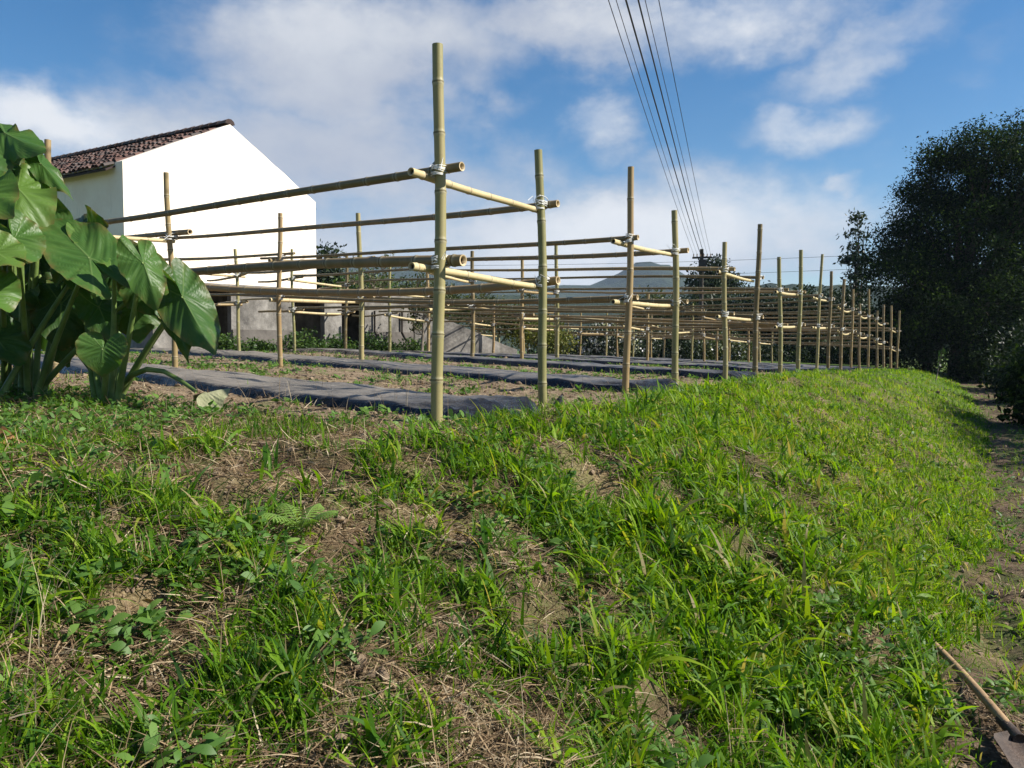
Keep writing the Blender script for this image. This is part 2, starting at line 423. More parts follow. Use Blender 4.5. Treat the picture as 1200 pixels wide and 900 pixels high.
# ------------------------------------------------------------------ bamboo
def pole_geo(P0, P1, r0, r1, segs=12, bend=0.0, gap=.27, seed=0, wobble=None):
    rr = random.Random(seed)
    P0 = np.array(P0, float); P1 = np.array(P1, float); L = np.linalg.norm(P1 - P0)
    T = (P1 - P0)/L
    nodes = []; q = rr.uniform(.04, gap)
    while q < L - .03:
        nodes.append(q); q += gap*rr.uniform(.82, 1.2)*(1.0 + .25*q/L)
    ts = [(0, 1, 0)]
    for q in nodes:
        for dq, k, nd in ((-.03, 1.0, 0), (-.011, 1.05, .2), (-.004, 1.13, .55), (.0, 1.03, 1.0), (.004, 1.11, .6), (.014, 1.0, .1), (.03, .985, 0)):
            if 0 < q + dq < L: ts.append((q + dq, k, nd))
    ts.append((L, 1, 0)); ts.sort()
    up = np.array([0, 0, 1.0]) if abs(T[2]) < .9 else np.array([1.0, 0, 0])
    side = np.cross(T, up); side /= np.linalg.norm(side); sd2 = np.cross(side, T)
    ph = rr.uniform(0, 6.28); wob = wobble if wobble is not None else (.02 if L > 1 else .005)
    pts, rad, nd_ = [], [], []
    for t, k, nd in ts:
        f = t/L
        off = sd2*(-bend*4*f*(1-f)) + wob*(side*math.sin(f*5 + ph) + sd2*math.cos(f*4.1 + ph))*math.sin(f*math.pi)
        pts.append(P0 + T*t + off); rad.append((r0 + (r1 - r0)*f)*k); nd_.append(nd)
    V, Fq, _ = tube_np(pts, rad, segs, cap=False)
    n = len(pts); nd = np.repeat(nd_, segs); cut = np.zeros(len(V))
    Vs, Fs, NDs, CT = [V], [Fq], [nd], [cut]; base = len(V)
    j = np.arange(segs); j2 = (j+1) % segs; tris = []
    for end, idx, dirn in ((0, 0, 1), (1, n-1, -1)):
        ring = V[idx*segs:(idx+1)*segs]; c = ring.mean(0)
        a1 = ring*1.0; a2 = c + (ring - c)*.72; a3 = c + (ring - c)*.66 + T*dirn*.035; ce = (c + T*dirn*.035)[None]
        blk = np.concatenate([a1, a2, a3, ce]); Vs.append(blk); NDs.append(np.zeros(len(blk)))
        CT.append(np.concatenate([np.full(segs, 1.), np.full(segs, 1.), np.full(segs + 1, 2.)]))
        for k in range(2):
            o = base + k*segs
            q = np.stack([o + j, o + j2, o + segs + j2, o + segs + j], -1); Fs.append(q if end else q[:, ::-1])
        o = base + 2*segs; tr = np.stack([o + j, o + j2, np.full(segs, base + 3*segs)], -1); tris.append(tr if end else tr[:, ::-1])
        base += len(blk)
    return np.concatenate(Vs), [np.concatenate(Fs), np.concatenate(tris)], np.concatenate(NDs), np.concatenate(CT)

def pole(name, P0, P1, r0, r1, mat, parent, org, segs=12, bend=0.0, seed=0, wobble=None):
    V, Fs, nd, ct = pole_geo(P0, P1, r0, r1, segs, bend, seed=seed, wobble=wobble)
    # object sits at its own foot so that the grain runs along it
    o = mesh_np(name, V, Fs, M[mat], parent, {'nd': nd, 'cut': ct}, True, local=org)
    return o

def tie_geo(mb, c, rp, off, rr, n, sr, rs, segs=5, ends=True):
    """loops of twine round a post (centre c, radius rp) and the pole beside it (offset off, radius rr)"""
    off = np.array(off, float); d = np.linalg.norm(off[:2]); ux = off/ d; ux[2] = 0; uy = np.array([-ux[1], ux[0], 0])
    A = (rp + d + rr)/2 + sr*.6; B = max(rp, rr) + sr*.8; cc = np.array(c) + ux*(d + rr - rp)/2
    th = np.linspace(0, 2*np.pi, 15, endpoint=False)
    for k in range(n):
        h = (k - (n-1)/2)*sr*2.3 + rs.uniform(-.006, .006); t1 = rs.uniform(-.025, .025); t2 = rs.uniform(-.5, .5)*rr
        P = cc[None] + A*np.cos(th)[:, None]*ux + B*np.sin(th)[:, None]*uy
        P[:, 2] += h + t1*np.sin(th) + t2*np.cos(th)
        mb.tube(P, sr, segs, closed=True)
    # wraps round the post only
    for k in range(max(2, n//2)):
        P = np.array(c)[None] + (rp + sr*.9)*(np.cos(th)[:, None]*ux + np.sin(th)[:, None]*uy)
        P[:, 2] += -rr*1.1 - k*sr*2.2 + rs.uniform(-.008, .008)*np.sin(th)
        mb.tube(P, sr, segs, closed=True)
    if ends:
        for k in range(2):
            q = np.array(c) - uy*(rp + sr)*(1 if k else -1) - ux*rp*.3
            e = [q, q + np.array([rs.uniform(-.05, .05), rs.uniform(-.05, 0), rs.uniform(.02, .05)]), q + np.array([rs.uniform(-.09, .09), rs.uniform(-.05, .0), rs.uniform(-.06, .07)])]
            mb.tube(e, sr*.7, 4)

front = [  # sight x, distance, top y, upper tie y, lower tie y, radius
 (512, 4.88, 52, 196, 305, .038), (638, 6.15, 176, 238, 328, .036), (733, 7.9, 195, 278, 348, .036), (793, 9.2, 247, 293, 353, .040),
 (850, 11.1, 284, 315, 367, .038), (885, 12.4, 263, 325, 371, .043), (915, 14.3, 301, 339, 380, .042), (936, 15.8, 293, 342, 380, .045),
 (956.5, 17.7, 298, 346, 381, .036), (971, 19.0, 318, 350, 382, .042), (985, 20.8, 327, 357, 385, .046), (998, 22.3, 339, 362, 388, .038),
 (1008, 24.0, 356, 366, 391, .040), (1018, 25.5, 339, 370, 393, .040), (1028, 27.2, 364, 373, 397, .044), (1036, 28.7, 357, 379, 401, .046),
 (1045, 30.3, 358, 385, 407, .046), (1051.5, 31.5, 364, 388, 410, .044)]
over = {(0, 1): (63, 7.8, 165), (1, 1): (205, 9.18, 203), (2, 1): (328, 10.8, 250), (3, 1): (424, 12.2, 250), (4, 1): (510, 14.0, 300), (5, 1): (553, 15.3, 294),
        (3, 2): (281, 16.2, 292), (4, 2): (345, 17.4, 292), (5, 2): (405, 18.6, 300), (6, 1): (612, 17.5, 300), (7, 1): (653, 18.9, 285), (6, 2): (456, 20.6, 303), (7, 2): (502, 21.8, 300)}
lab_tr = ['nearest bamboo trellis, the one whose tall green corner post is highest in the picture',
          'second bamboo trellis from the camera, two posts right of the tallest corner pair',
          'third bamboo trellis from the camera, its dark taller post beyond the overhead cables',
          'fourth bamboo trellis from the camera along the top of the grassy bank',
          'fifth bamboo trellis from the camera, midway along the row of post pairs on the bank',
          'sixth bamboo trellis from the camera along the top of the grassy bank',
          'seventh bamboo trellis from the camera, third from the dark tree',
          'second last bamboo trellis before the big dark tree',
          'last and farthest bamboo trellis, its post pair just before the big dark tree']
posts = {}
jr = random.Random(3)
for i, (px, Y, ty, uy_, ly_, r) in enumerate(front):
    k = i//2; nP = 3 if k < 6 else 4
    for q in range(nP):
        if q == 0: p = at(px, 405, Y); top = at(px, ty, Y).z; uz = at(px, uy_, Y).z; lz = at(px, ly_, Y).z
        else:
            p0 = posts[(i, 0)][0]
            if (i, q) in over: opx, oY, oty = over[(i, q)]; p = at(opx, 405, oY); top = at(opx, oty, oY).z
            else:
                p = Vector((p0.x - 3.98*q + jr.uniform(-.25, .25), p0.y + 3.08*q + jr.uniform(-.25, .25), 0)); top = None
            g = Hs(p.x, p.y)
            uz = g + 1.60 + jr.uniform(-.06, .06); lz = g + 1.0 + jr.uniform(-.06, .06)
            if top is None or top < uz + .05: top = uz + jr.uniform(.1, .5)
            if (i, q) == (1, 1): uz = at(205, 277, 9.18).z
            if (i, q) == (2, 1): uz = at(328, 301, 10.8).z; lz = at(328, 347, 10.8).z
            if (i, q) == (0, 1): uz = at(63, 264, 7.8).z; lz = at(63, 328, 7.8).z
            r = front[i][5]*jr.uniform(.82, 1.05)
        posts[(i, q)] = (p, Hs(p.x, p.y), top, uz, lz, r)

for k in range(9):
    iA, iB = 2*k, 2*k + 1
    nP = 3 if k < 6 else 4
    pA = posts[(iA, 0)][0]; pB = posts[(iB, 0)][0]
    org = Vector((pA.x, pA.y, posts[(iA, 0)][1]))
    root = empty('bamboo_trellis', org)
    tag(root, lab_tr[k], 'trellis', 'bamboo trellises standing in rows on the terrace')
    near = k < 2; segs = 14 if k < 1 else (12 if k < 3 else 8)
    for line, i in enumerate((iA, iB)):
        for q in range(nP):
            p, g, top, uz, lz, r = posts[(i, q)]
            lean = (random.uniform(-.055, .055), random.uniform(-.04, .04))
            if (i, q) == (0, 0): lean = (0.012, 0)
            if (i, q) == (4, 1): lean = (.16, .02)
            if (i, q) == (8, 0): lean = (.1, 0)
            mat = 'bam_green' if (q == 0 and i in (0, 1, 3, 4, 6)) else ('bam_green' if random.random() < .3 else 'bam_yellow')
            if i == 5 or (q == 0 and i > 8 and random.random() < .4): mat = 'bam_brown'
            po = pole('post', (p.x, p.y, g - .25), (p.x + lean[0], p.y + lean[1], top), r, r*.86, mat, root, org, segs, 0.0, seed=i*10 + q)
            # rails lie on the far side of the post, crossbars on the inner side
            v = (posts[(i, min(q+1, nP-1))][0] - posts[(i, max(q, 0) if q < nP-1 else q-1)][0]); v.z = 0; v.normalize()
            w = Vector((v.y, -v.x, 0))
            if w.y < 0: w = -w
            rs = random.Random(i*31 + q)
            for hz, rl in ((uz, .033), (lz, .034)):
                tb = MB()
                f = (hz - g)/(top - g); c = (p.x + lean[0]*f, p.y + lean[1]*f, hz)
                tie_geo(tb, c, r*.95, np.array(w)*(r*.95 + rl), rl, 6 if near and q == 0 else 4, .0032 if near and q == 0 else .0045, rs, 5 if near else 4, True)
                tb.build('tie', M['twine'], po, True, local=org)
    # rails, one bamboo per bay, and one thicker lower rail per line
    for line, i in enumerate((iA, iB)):
        for q in range(nP):
            last = q == nP - 1
            p, g, top, uz, lz, r = posts[(i, q)]
            if last:
                pp = posts[(i, q-1)][0]; v = p - pp
                p2 = p + v*random.uniform(.2, .45); u2, l2, r2 = uz + random.uniform(-.05, .05), lz + random.uniform(-.05, .05), r
            else:
                p2, g2, t2, u2, l2, r2 = posts[(i, q+1)]
            v = p2 - p; v.z = 0; vn = v.normalized(); w = Vector((vn.y, -vn.x, 0))
            if w.y < 0: w = -w
            for lev, (z1, z2) in enumerate(((uz, u2), (lz, l2))):
                th = random.uniform(.024, .032); th2 = th*random.uniform(.62, .8)
                if (i, q, lev) == (0, 0, 1): th, th2 = .036, .03
                if (i, q, lev) == (0, 0, 0): th, th2 = .028, .022
                if (i, q, lev) == (1, 0, 1): th, th2 = .034, .036
                o_ = w*(r*.95 + th + .002)
                ex0 = ((.15, .08)[i] if i < 2 else .10) if q == 0 else .28; ex1 = random.uniform(.1, .5)
                
                dz = 0 if q == 0 else (.045 if q % 2 else 0)
                A_ = p + o_ - vn*ex0; B_ = p2 + o_ + vn*(ex1 if not last else 0)
                sl = (z2 - z1)/v.length
                A_.z = z1 - sl*ex0 + dz; B_.z = z2 + sl*ex1 + dz
                bend = random.uniform(-.03, .06)
                if (i, q, lev) == (1, 0, 1): bend = .13
                if (i, q, lev) == (0, 0, 0): bend = .03
                flip = random.random() < .3 and q > 0
                mt = 'bam_brown' if random.random() < .75 else 'bam_yellow'
                if (i, q, lev) in ((0, 0, 1),): mt = 'bam_brown'
                if (i, q, lev) == (1, 0, 0): mt = 'bam_brown'
                pole('rail', A_, B_, th2 if flip else th, th if flip else th2, mt, root, org, segs if q == 0 else 8, bend, seed=i*100 + q*10 + lev)
    for q in range(nP):
        a_, gA, tA, uA, lA, rA = posts[(iA, q)]; b_, gB, tB, uB, lB, rB = posts[(iB, q)]
        d = b_ - a_; d.z = 0; dn = d.normalized(); inn = Vector((-dn.y, dn.x, 0))
        if inn.x > 0: inn = -inn
        for lev, (zA, zB) in enumerate(((uA, uB), (lA, lB))):
            th = random.uniform(.024, .03)
            if k == 0 and q == 0: th = .025
            off = inn*(max(rA, rB)*.95 + th + .003)
            e0 = .17 if q == 0 else .1; e1 = .02 if k == 0 and q == 0 else random.uniform(.04, .2)
            P0 = a_ - dn*e0 + off; P1 = b_ + dn*e1 + off
            sl = (zB - zA)/d.length
            P0.z = zA - .05 - sl*e0; P1.z = zB - .05 + sl*e1
            mt = 'bam_pale' if random.random() < .8 or q == 0 else 'bam_yellow'
            pole('crossbar', P0, P1, th, th*.86, mt, root, org, segs if q == 0 else 8, .07 if k in (5, 6, 7) and q == 0 else random.uniform(0, .012), seed=k*50 + q*5 + lev + 9000, wobble=.005)

# ------------------------------------------------------------------ plastic mulch beds
ordn = ['nearest', 'second nearest', 'third nearest', 'fourth nearest', 'fifth nearest', 'sixth nearest', 'seventh nearest', 'second farthest', 'farthest']
for k in range(9):
    nP = 3 if k < 6 else 4
    a0 = posts[(2*k, 0)][0]; b0 = posts[(2*k+1, 0)][0]; a1 = posts[(2*k, nP-1)][0]; b1 = posts[(2*k+1, nP-1)][0]
    c0 = (a0 + b0)/2; c1 = (a1 + b1)/2; c0.z = c1.z = 0
    v = (c1 - c0).normalized(); w = Vector((v.y, -v.x, 0)); w = w if w.y > 0 else -w
    start = c0 - v*.17 - w*.08; Lb = (c1 - c0).length + .9 + (1.2 if k < 2 else 0)
    nl = int(Lb/(.05 if k < 2 else .12)); nw = 30 if k < 2 else 16
    tt = np.linspace(0, 1, nl)[:, None]*Lb; ss = np.linspace(-1, 1, nw)[None]
    clean = np.exp(-(tt/.55)**2) + 0*ss
    half = (.51 + .05*(vnoise(tt*1.3, tt*0 + k, 8) - .5))*np.clip(.8 + tt*2.5, 0, 1) + .0*ss
    edge = .05*(vnoise(tt*3, ss*0 + k*3, 12) - .5)
    X = start.x + v.x*(tt + .06*np.cos(ss*1.5)*0 - .12*(1-ss**2)*np.exp(-tt*4)) + w.x*(half*ss + edge)
    Y = start.y + v.y*(tt - .12*(1-ss**2)*np.exp(-tt*4)) + w.y*(half*ss + edge)
    prof = np.clip(1 - np.abs(ss)**9, 0, 1)*sstep(-.03, .16, tt)*(1 - sstep(Lb - .25, Lb, tt))
    wr = (fbm(X*2.2, Y*2.2, 61, 2) - .5)*.04 + (fbm((X*v.x + Y*v.y)*3.5 + 3*fbm(X*2, Y*2, 5), (X*w.x + Y*w.y)*9, 63, 2) - .5)*.022*(.35 + prof)
    fold = (.04*np.sin((ss*7 + vnoise(tt*4, ss*3, 4)*5)) + .022*np.sin(ss*19 + tt*9 + vnoise(tt*7, ss*4, 14)*6))*np.exp(-tt*2.2)*np.clip(tt*8, .25, 1)
    Z = H(X, Y, False) + .012 + .08*prof + wr*np.clip(prof*1.3 + .15, 0, 1) + fold*prof**.5 - .06*(np.abs(ss) > .97)
    V = np.stack([X, Y, Z], -1).reshape(-1, 3)
    i = np.arange(nl-1)[:, None]; j = np.arange(nw-1)[None]
    Fq = np.stack([i*nw + j, (i+1)*nw + j, (i+1)*nw + j+1, i*nw + j+1], -1).reshape(-1, 4)
    o = mesh_np('mulch_film', V - np.array([start.x, start.y, 1.0]), Fq, M['film'], attrs={'clean': clean.ravel()*.95}, smooth=True); o.location = (start.x, start.y, 1.0)
    tag(o, f'wrinkled black plastic film over the soil bed under the {ordn[k]} bamboo trellis', 'plastic film', 'plastic covered beds between the trellis posts')

# ------------------------------------------------------------------ house
def build_house():
    D = 20.5
    Lc = Vector((-.4946*D + .2, D, 0)); Rc = Vector((-.2452*1.285*D, 1.285*D, 0))
    g = (Rc - Lc); W = g.length; g.normalize(); bk = Vector((-g.y, g.x, 0)); LEN = 12.0
    ze = 1.55 + .228*D - .05; zr = 1.55 + .321*D - .24; z0 = 1.0
    root = empty('house', (Lc.x, Lc.y, z0)); org = Vector((Lc.x, Lc.y, z0))
    tag(root, 'white plastered house with a brown clay tile roof and a blank sunlit gable', 'house')
    def P(u, b, z): q = Lc + g*u + bk*b; return (q.x, q.y, z)
    # wall: gridded gable so that its verge wavers like hand plaster
    mb = MB(); n = 40
    us = np.linspace(0, W, n+1)
    def topz(u): return ze + (zr - ze)*(1 - abs(u - W/2)/(W/2))
    fr = []; 
    wob = [.085 + .02*(vnoise(np.array([u*2.2]), np.array([0.5]), 3)[0] - .5)*2 for u in us]
    Vf = [P(u, 0, z0) for u in us] + [P(u, 0, topz(u) + wob[j]) for j, u in enumerate(us)] + [P(u, .3, topz(u) + wob[j]) for j, u in enumerate(us)]
    Fq = [(j, j+1, n+1+j+1, n+1+j) for j in range(n)] + [(n+1+j, n+1+j+1, 2*n+2+j+1, 2*n+2+j) for j in range(n)]
    mb.add(Vf, np.array(Fq))
    # side walls and back gable
    mb.add([P(0, LEN, z0), P(0, 0, z0), P(0, 0, ze + wob[0]), P(0, LEN, ze)], np.array([(0, 1, 2, 3)]))
    mb.add([P(W, 0, z0), P(W, LEN, z0), P(W, LEN, ze), P(W, 0, ze + wob[-1])], np.array([(0, 1, 2, 3)]))
    mb.add([P(W, LEN, z0), P(0, LEN, z0), P(0, LEN, ze), P(W, LEN, ze)], np.array([(0, 1, 2, 3)]))
    mb.add([P(W, LEN, ze), P(0, LEN, ze), P(W/2, LEN, zr)], np.array([(0, 1, 2)]))
    mb.build('wall', M['plaster'], root, local=org)
    # roof: barrel tiles laid in courses, each with its own tilt
    rb = MB(); rs = random.Random(5)
    slope = math.hypot(W/2, zr - ze); cs = (W/2)/slope; sn = (zr - ze)/slope
    th = np.linspace(0, math.pi, 6)
    for side in (0, 1):
        ncol = int((LEN + .1)/.21); ncr = int((slope + .3)/.33)
        # board under the tiles
        def S(c, b, h):  # c = distance up the slope from the eave
            u = c*cs - sn*h*0; z = ze + c*sn + h
            if side: u = W - u
            return P(u, b, z)
        q = [S(-.3, .302, .01), S(-.3, LEN + .15, .01), S(slope, LEN + .15, .01), S(slope, .302, .01)]
        q2 = [S(-.3, .302, -.04), S(-.3, LEN + .15, -.04), S(slope, LEN + .15, -.04), S(slope, .302, -.04)]
        rb.add(q + q2, np.array([(0, 1, 2, 3), (4, 7, 6, 5), (0, 4, 5, 1), (0, 3, 7, 4)]), rnd=.02)
        for ci in range(ncol):
            b0 = .40 + ci*.21
            for r_ in range(ncr):
                c0 = -.34 + r_*.33 + rs.uniform(-.04, .04); c1 = c0 + .42
                lift = .015 + rs.uniform(0, .03); rad0, rad1 = .1, .082; jb = rs.uniform(-.022, .022)
                V = []
                for (c, rad, hh) in ((c0, rad0, .055 + lift), (c1, rad1, .012 + lift)):
                    for t in th: V.append(S(c, b0 + jb + rad*math.cos(t), hh + rad*.8*math.sin(t)))
                for t in th: V.append(S(c0, b0 + jb + (rad0-.018)*math.cos(t), .055 + lift + (rad0-.018)*.8*math.sin(t)))
                m_ = len(th)
                Fq = [(j, j+1, m_+j+1, m_+j) for j in range(m_-1)] + [(2*m_+j, 2*m_+j+1, j+1, j) for j in range(m_-1)]
                if side == 0: Fq = [f[::-1] for f in Fq]
                rb.add(V, np.array(Fq), rnd=rs.random())
    ro = rb.build('roof', M['tile'], root, local=org)
    cb = MB()
    for ci in range(int(LEN/.38)):
        b0 = .0 + ci*.38; V = []
        for (b, rad) in ((b0, .15), (b0 + .44, .125)):
            for t in th:
                q = Lc + g*(W/2 + rad*math.cos(t)*1.15) + bk*b; V.append((q.x, q.y, zr + .09 + rad*math.sin(t) + rs.uniform(0, .012)))
        m_ = len(th)
        cb.add(V, np.array([(j, j+1, m_+j+1, m_+j) for j in range(m_-1)]), rnd=rs.random())
        V2 = V[:m_] + [(lambda q: (q.x, q.y, zr + .09))(Lc + g*(W/2) + bk*b0)]
        cb.add(V2, np.array([(j+1, j, m_) for j in range(m_-1)]), rnd=.05)
    cb.build('ridge_cap', M['tile'], ro, local=org)
build_house()

# ------------------------------------------------------------------ low concrete shed and retaining wall
def build_shed():
    S0 = at(225, 405, 19.0); S1 = at(484, 405, 24.0); S0.z = S1.z = 0
    d = (S1 - S0); L = d.length; d.normalize(); nb = Vector((-d.y, d.x, 0)); rz = math.atan2(d.y, d.x)
    def tpx(px):
        m = (px - 600)/F*1.0; return (m*S0.y - S0.x)/(d.x - m*d.y)
    zt = 2.95; z0 = 1.2
    root = empty('concrete_shed', (S0.x, S0.y, z0)); org = Vector((S0.x, S0.y, z0))
    tag(root, 'low weathered concrete shed with dark open bays in front of the white house', 'shed')
    spans = [(180, 240), (272, 346), (381, 401), (428, 484)]
    for (a, b) in spans:
        t0, t1 = tpx(a), tpx(b); mb = MB(); c = S0 + d*(t0 + t1)/2 + nb*.1
        h = zt - z0 - (.0 if a < 420 else .05)
        nx, nz = max(2, int((t1 - t0)/.12)), 14
        # a slightly uneven wall face: front grid plus a box behind
        mb.box((c.x, c.y, z0), t1 - t0, .2, h, rz)
        mb.build('wall_panel', M['concrete'], root, local=org)
        mb = MB()
        if a in (272, 428):   # plinth course standing proud
            c2 = S0 + d*(t0 + t1)/2 - nb*.02
            mb.box((c2.x, c2.y, z0), t1 - t0 - .02, .06, .75, rz); mb.build('plinth', M['plinth'], root, local=org)
    t0, t1 = tpx(180), tpx(484)
    mb = MB(); c = S0 + d*(t0+t1)/2 + nb*2.0; mb.box((c.x, c.y, z0), t1 - t0, .2, zt - z0 - .004, rz)
    for t in (t0 + .1, t1 - .1):
        c = S0 + d*t + nb*1.05; mb.box((c.x, c.y, z0), .19, 1.69, zt - z0 - .006, rz)
    mb.build('back_wall', M['concrete'], root, local=org)
    mb = MB(); c = S0 + d*(t0+t1)/2 + nb*1.0; mb.box((c.x, c.y, zt + .003), t1 - t0 + .16, 2.35, .1, rz); mb.build('roof', M['concrete'], root, local=org)
    # bent pipes on the right-hand panel
    for (pa, pb) in ((438, 450), (470, 478)):
        q = S0 + d*tpx(pa) - nb*.06; q2 = S0 + d*tpx(pb) - nb*.06; mb = MB()
        mb.tube([(q.x, q.y, 2.55), (q.x, q.y, 1.95), ((q.x+q2.x)/2, (q.y+q2.y)/2, 1.75), (q2.x, q2.y, 1.72), (q2.x + d.x*.1, q2.y + d.y*.1, 1.35)], .03, 6)
        mb.build('drain_pipe', M['dark_metal'], root, True, local=org)
    # sloping wall
    A = at(486, 405, 24.1); B = at(606, 405, 26.0); A.z = B.z = 0; dd = (B - A).normalized(); nn = Vector((-dd.y, dd.x, 0)); Lw = (B - A).length
    tops = [(0, 2.62), (.25, 2.42), (.6, 1.95), (.85, 1.6), (1, 1.42)]
    mb = MB(); V = []; n = len(tops)
    for f, z in tops:
        q = A + dd*Lw*f; q2 = q + nn*.3
        V += [(q.x, q.y, 1.0), (q.x, q.y, z), (q2.x, q2.y, z), (q2.x, q2.y, 1.0)]
    Fq = []
    for k in range(n-1):
        a = k*4; b = a+4; Fq += [(a, b, b+1, a+1), (a+1, b+1, b+2, a+2), (a+2, b+2, b+3, a+3)]
    Fq += [(0, 1, 2, 3), ((n-1)*4+3, (n-1)*4+2, (n-1)*4+1, (n-1)*4)]
    o = MB(); o.add(np.array(V) - np.array([A.x, A.y, 1.0]), np.array(Fq)); w = o.build('retaining_wall', M['concrete']); w.location = (A.x, A.y, 1.0)
    tag(w, 'grey concrete wall with a sloping top running right from the low shed', 'wall')
build_shed()

# ------------------------------------------------------------------ leaves, trees, bushes
def leaves_np(C, rg, leaf, clump_r, per, upbias=.4, aspect=.45, drop=0.0):
    """C clump centres -> leaf quads scattered round them"""
    n = len(C)*per
    P = np.repeat(C, per, 0) + np.clip(rg.normal(0, 1, (n, 3)), -1.7, 1.7)*clump_r*np.array([1, 1, .7])
    a = rg.normal(0, 1, (n, 3)); a[:, 2] -= drop; a /= np.linalg.norm(a, axis=1)[:, None]
    nrm = rg.normal(0, 1, (n, 3)); nrm[:, 2] += upbias*2; b = np.cross(nrm, a); b /= np.linalg.norm(b, axis=1)[:, None] + 1e-9
    s = (leaf*rg.uniform(.6, 1.3, n))[:, None]
    V = np.stack([P, P + a*s*.5 + b*s*aspect*.5, P + a*s, P + a*s*.5 - b*s*aspect*.5], 1).reshape(-1, 3)
    Fq = np.arange(n*4).reshape(-1, 4)
    rnd = np.repeat(np.clip(np.repeat(rg.uniform(.1, .9, len(C)), per) + rg.normal(0, .15, n), 0, 1), 4)
    return V, Fq, rnd

def blob_points(blobs, n, rg, shell=.5):
    B = np.array(blobs, float); vol = (B[:, 3]*B[:, 4]*B[:, 5])**(2/3); pick = rg.choice(len(B), n, p=vol/vol.sum())
    d = rg.normal(0, 1, (n, 3)); d /= np.linalg.norm(d, axis=1)[:, None]
    rr = shell + (1 - shell)*rg.random(n)**.6
    rr = rr*(1 + .16*(vnoise(d[:, 0]*3 + pick*7, d[:, 2]*3 + d[:, 1]*2, 4) - .5)*2)
    return B[pick, :3] + d*rr[:, None]*B[pick, 3:6]

def tree(name, label, cat, base, blobs, n_clump, per, leaf, clump_r, mat, trunk_r, seed, group=None, limbs=7, fork=None, shell=.45, drop=.2, tmat='bark', extra=None):
    rg = np.random.default_rng(seed); rr = random.Random(seed)
    base = Vector(base)
    root = empty(name, base); tag(root, label, cat, group)
    C = blob_points(blobs, n_clump, rg, shell)
    V, Fq, rnd = leaves_np(C, rg, leaf, clump_r, per, drop=drop)
    mesh_np('crown', V, Fq, M[mat], root, {'rnd': rnd}, local=base)
    if extra:
        emat, en, eleaf = extra
        C2 = blob_points(blobs, en, rg, .95); V, Fq, rnd = leaves_np(C2, rg, eleaf, clump_r*.6, 6, aspect=.8)
        mesh_np('blossom', V, Fq, M[emat], root, {'rnd': rnd}, local=base)
    B = np.array(blobs); cen = B[:, :3].mean(0); mb = MB()
    mid = Vector((base.x*.6 + cen[0]*.4, base.y*.6 + cen[1]*.4, base.z + (cen[2] - base.z)*.55))
    kn = Vector((rr.uniform(-.1, .1), rr.uniform(-.1, .1), 0))*(cen[2] - base.z)*.4
    pts = [base - Vector((0, 0, .2)), base + (mid - base)*.35 + kn*.5, mid + kn, Vector(cen)]
    mb.tube(pts, [trunk_r*1.25, trunk_r, trunk_r*.8, trunk_r*.4], 9)
    order = np.argsort(-B[:, 3])[:limbs]
    for q in order:
        e = Vector(B[q, :3]); s_ = pts[2] if rr.random() < .6 else pts[1]
        m1 = s_ + (e - s_)*.5 + Vector((rr.uniform(-.2, .2), rr.uniform(-.2, .2), .15))*(e - s_).length*.3
        mb.tube([s_, m1, e], [trunk_r*.5, trunk_r*.3, trunk_r*.1], 6)
        for t in range(3):
            e2 = e + Vector((rr.uniform(-1, 1)*B[q, 3], rr.uniform(-1, 1)*B[q, 4], rr.uniform(-.4, 1)*B[q, 5]))*.8
            mb.tube([m1, (m1 + e2)/2 + Vector((0, 0, .1)), e2], [trunk_r*.22, trunk_r*.13, trunk_r*.04], 5)
    mb.build('trunk', M[tmat], root, True, local=base)
    return root

def blobs_px(lst, Y, dy=1.0, seed=0):
    rr = random.Random(seed); out = []
    for (px, py, rp) in lst:
        y = Y + rr.uniform(-dy, dy); p = at(px, py, y); r = rp*y/F
        out.append((p.x, p.y, p.z, r, r, r*.85))
    return out
def gnd(px, Y): p = at(px, 405, Y); return (p.x, p.y, Hs(p.x, p.y))

# the big dark tree by the end of the bank
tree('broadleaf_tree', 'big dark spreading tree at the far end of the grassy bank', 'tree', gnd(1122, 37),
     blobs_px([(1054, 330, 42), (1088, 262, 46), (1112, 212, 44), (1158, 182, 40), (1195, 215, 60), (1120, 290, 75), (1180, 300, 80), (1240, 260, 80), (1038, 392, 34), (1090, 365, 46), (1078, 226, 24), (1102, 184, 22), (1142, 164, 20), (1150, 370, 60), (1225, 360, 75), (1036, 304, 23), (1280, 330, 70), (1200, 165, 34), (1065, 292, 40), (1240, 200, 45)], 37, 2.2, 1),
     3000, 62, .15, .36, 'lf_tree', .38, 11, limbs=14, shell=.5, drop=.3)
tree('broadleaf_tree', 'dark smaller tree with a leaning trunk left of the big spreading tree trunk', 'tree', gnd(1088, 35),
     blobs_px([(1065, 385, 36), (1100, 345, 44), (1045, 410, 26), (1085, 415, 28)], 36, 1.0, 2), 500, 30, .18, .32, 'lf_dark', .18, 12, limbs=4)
tree('conifer_tree', 'thin tall tree standing alone left of the big dark tree against the sky', 'tree', gnd(1004, 52),
     blobs_px([(1005, 258, 9), (998, 274, 9), (1012, 276, 9), (1002, 292, 10), (994, 305, 9), (1010, 306, 10), (1003, 325, 12), (1000, 350, 14)], 52, .6, 3), 110, 16, .28, .22, 'lf_dark', .12, 13, shell=.2, limbs=8)
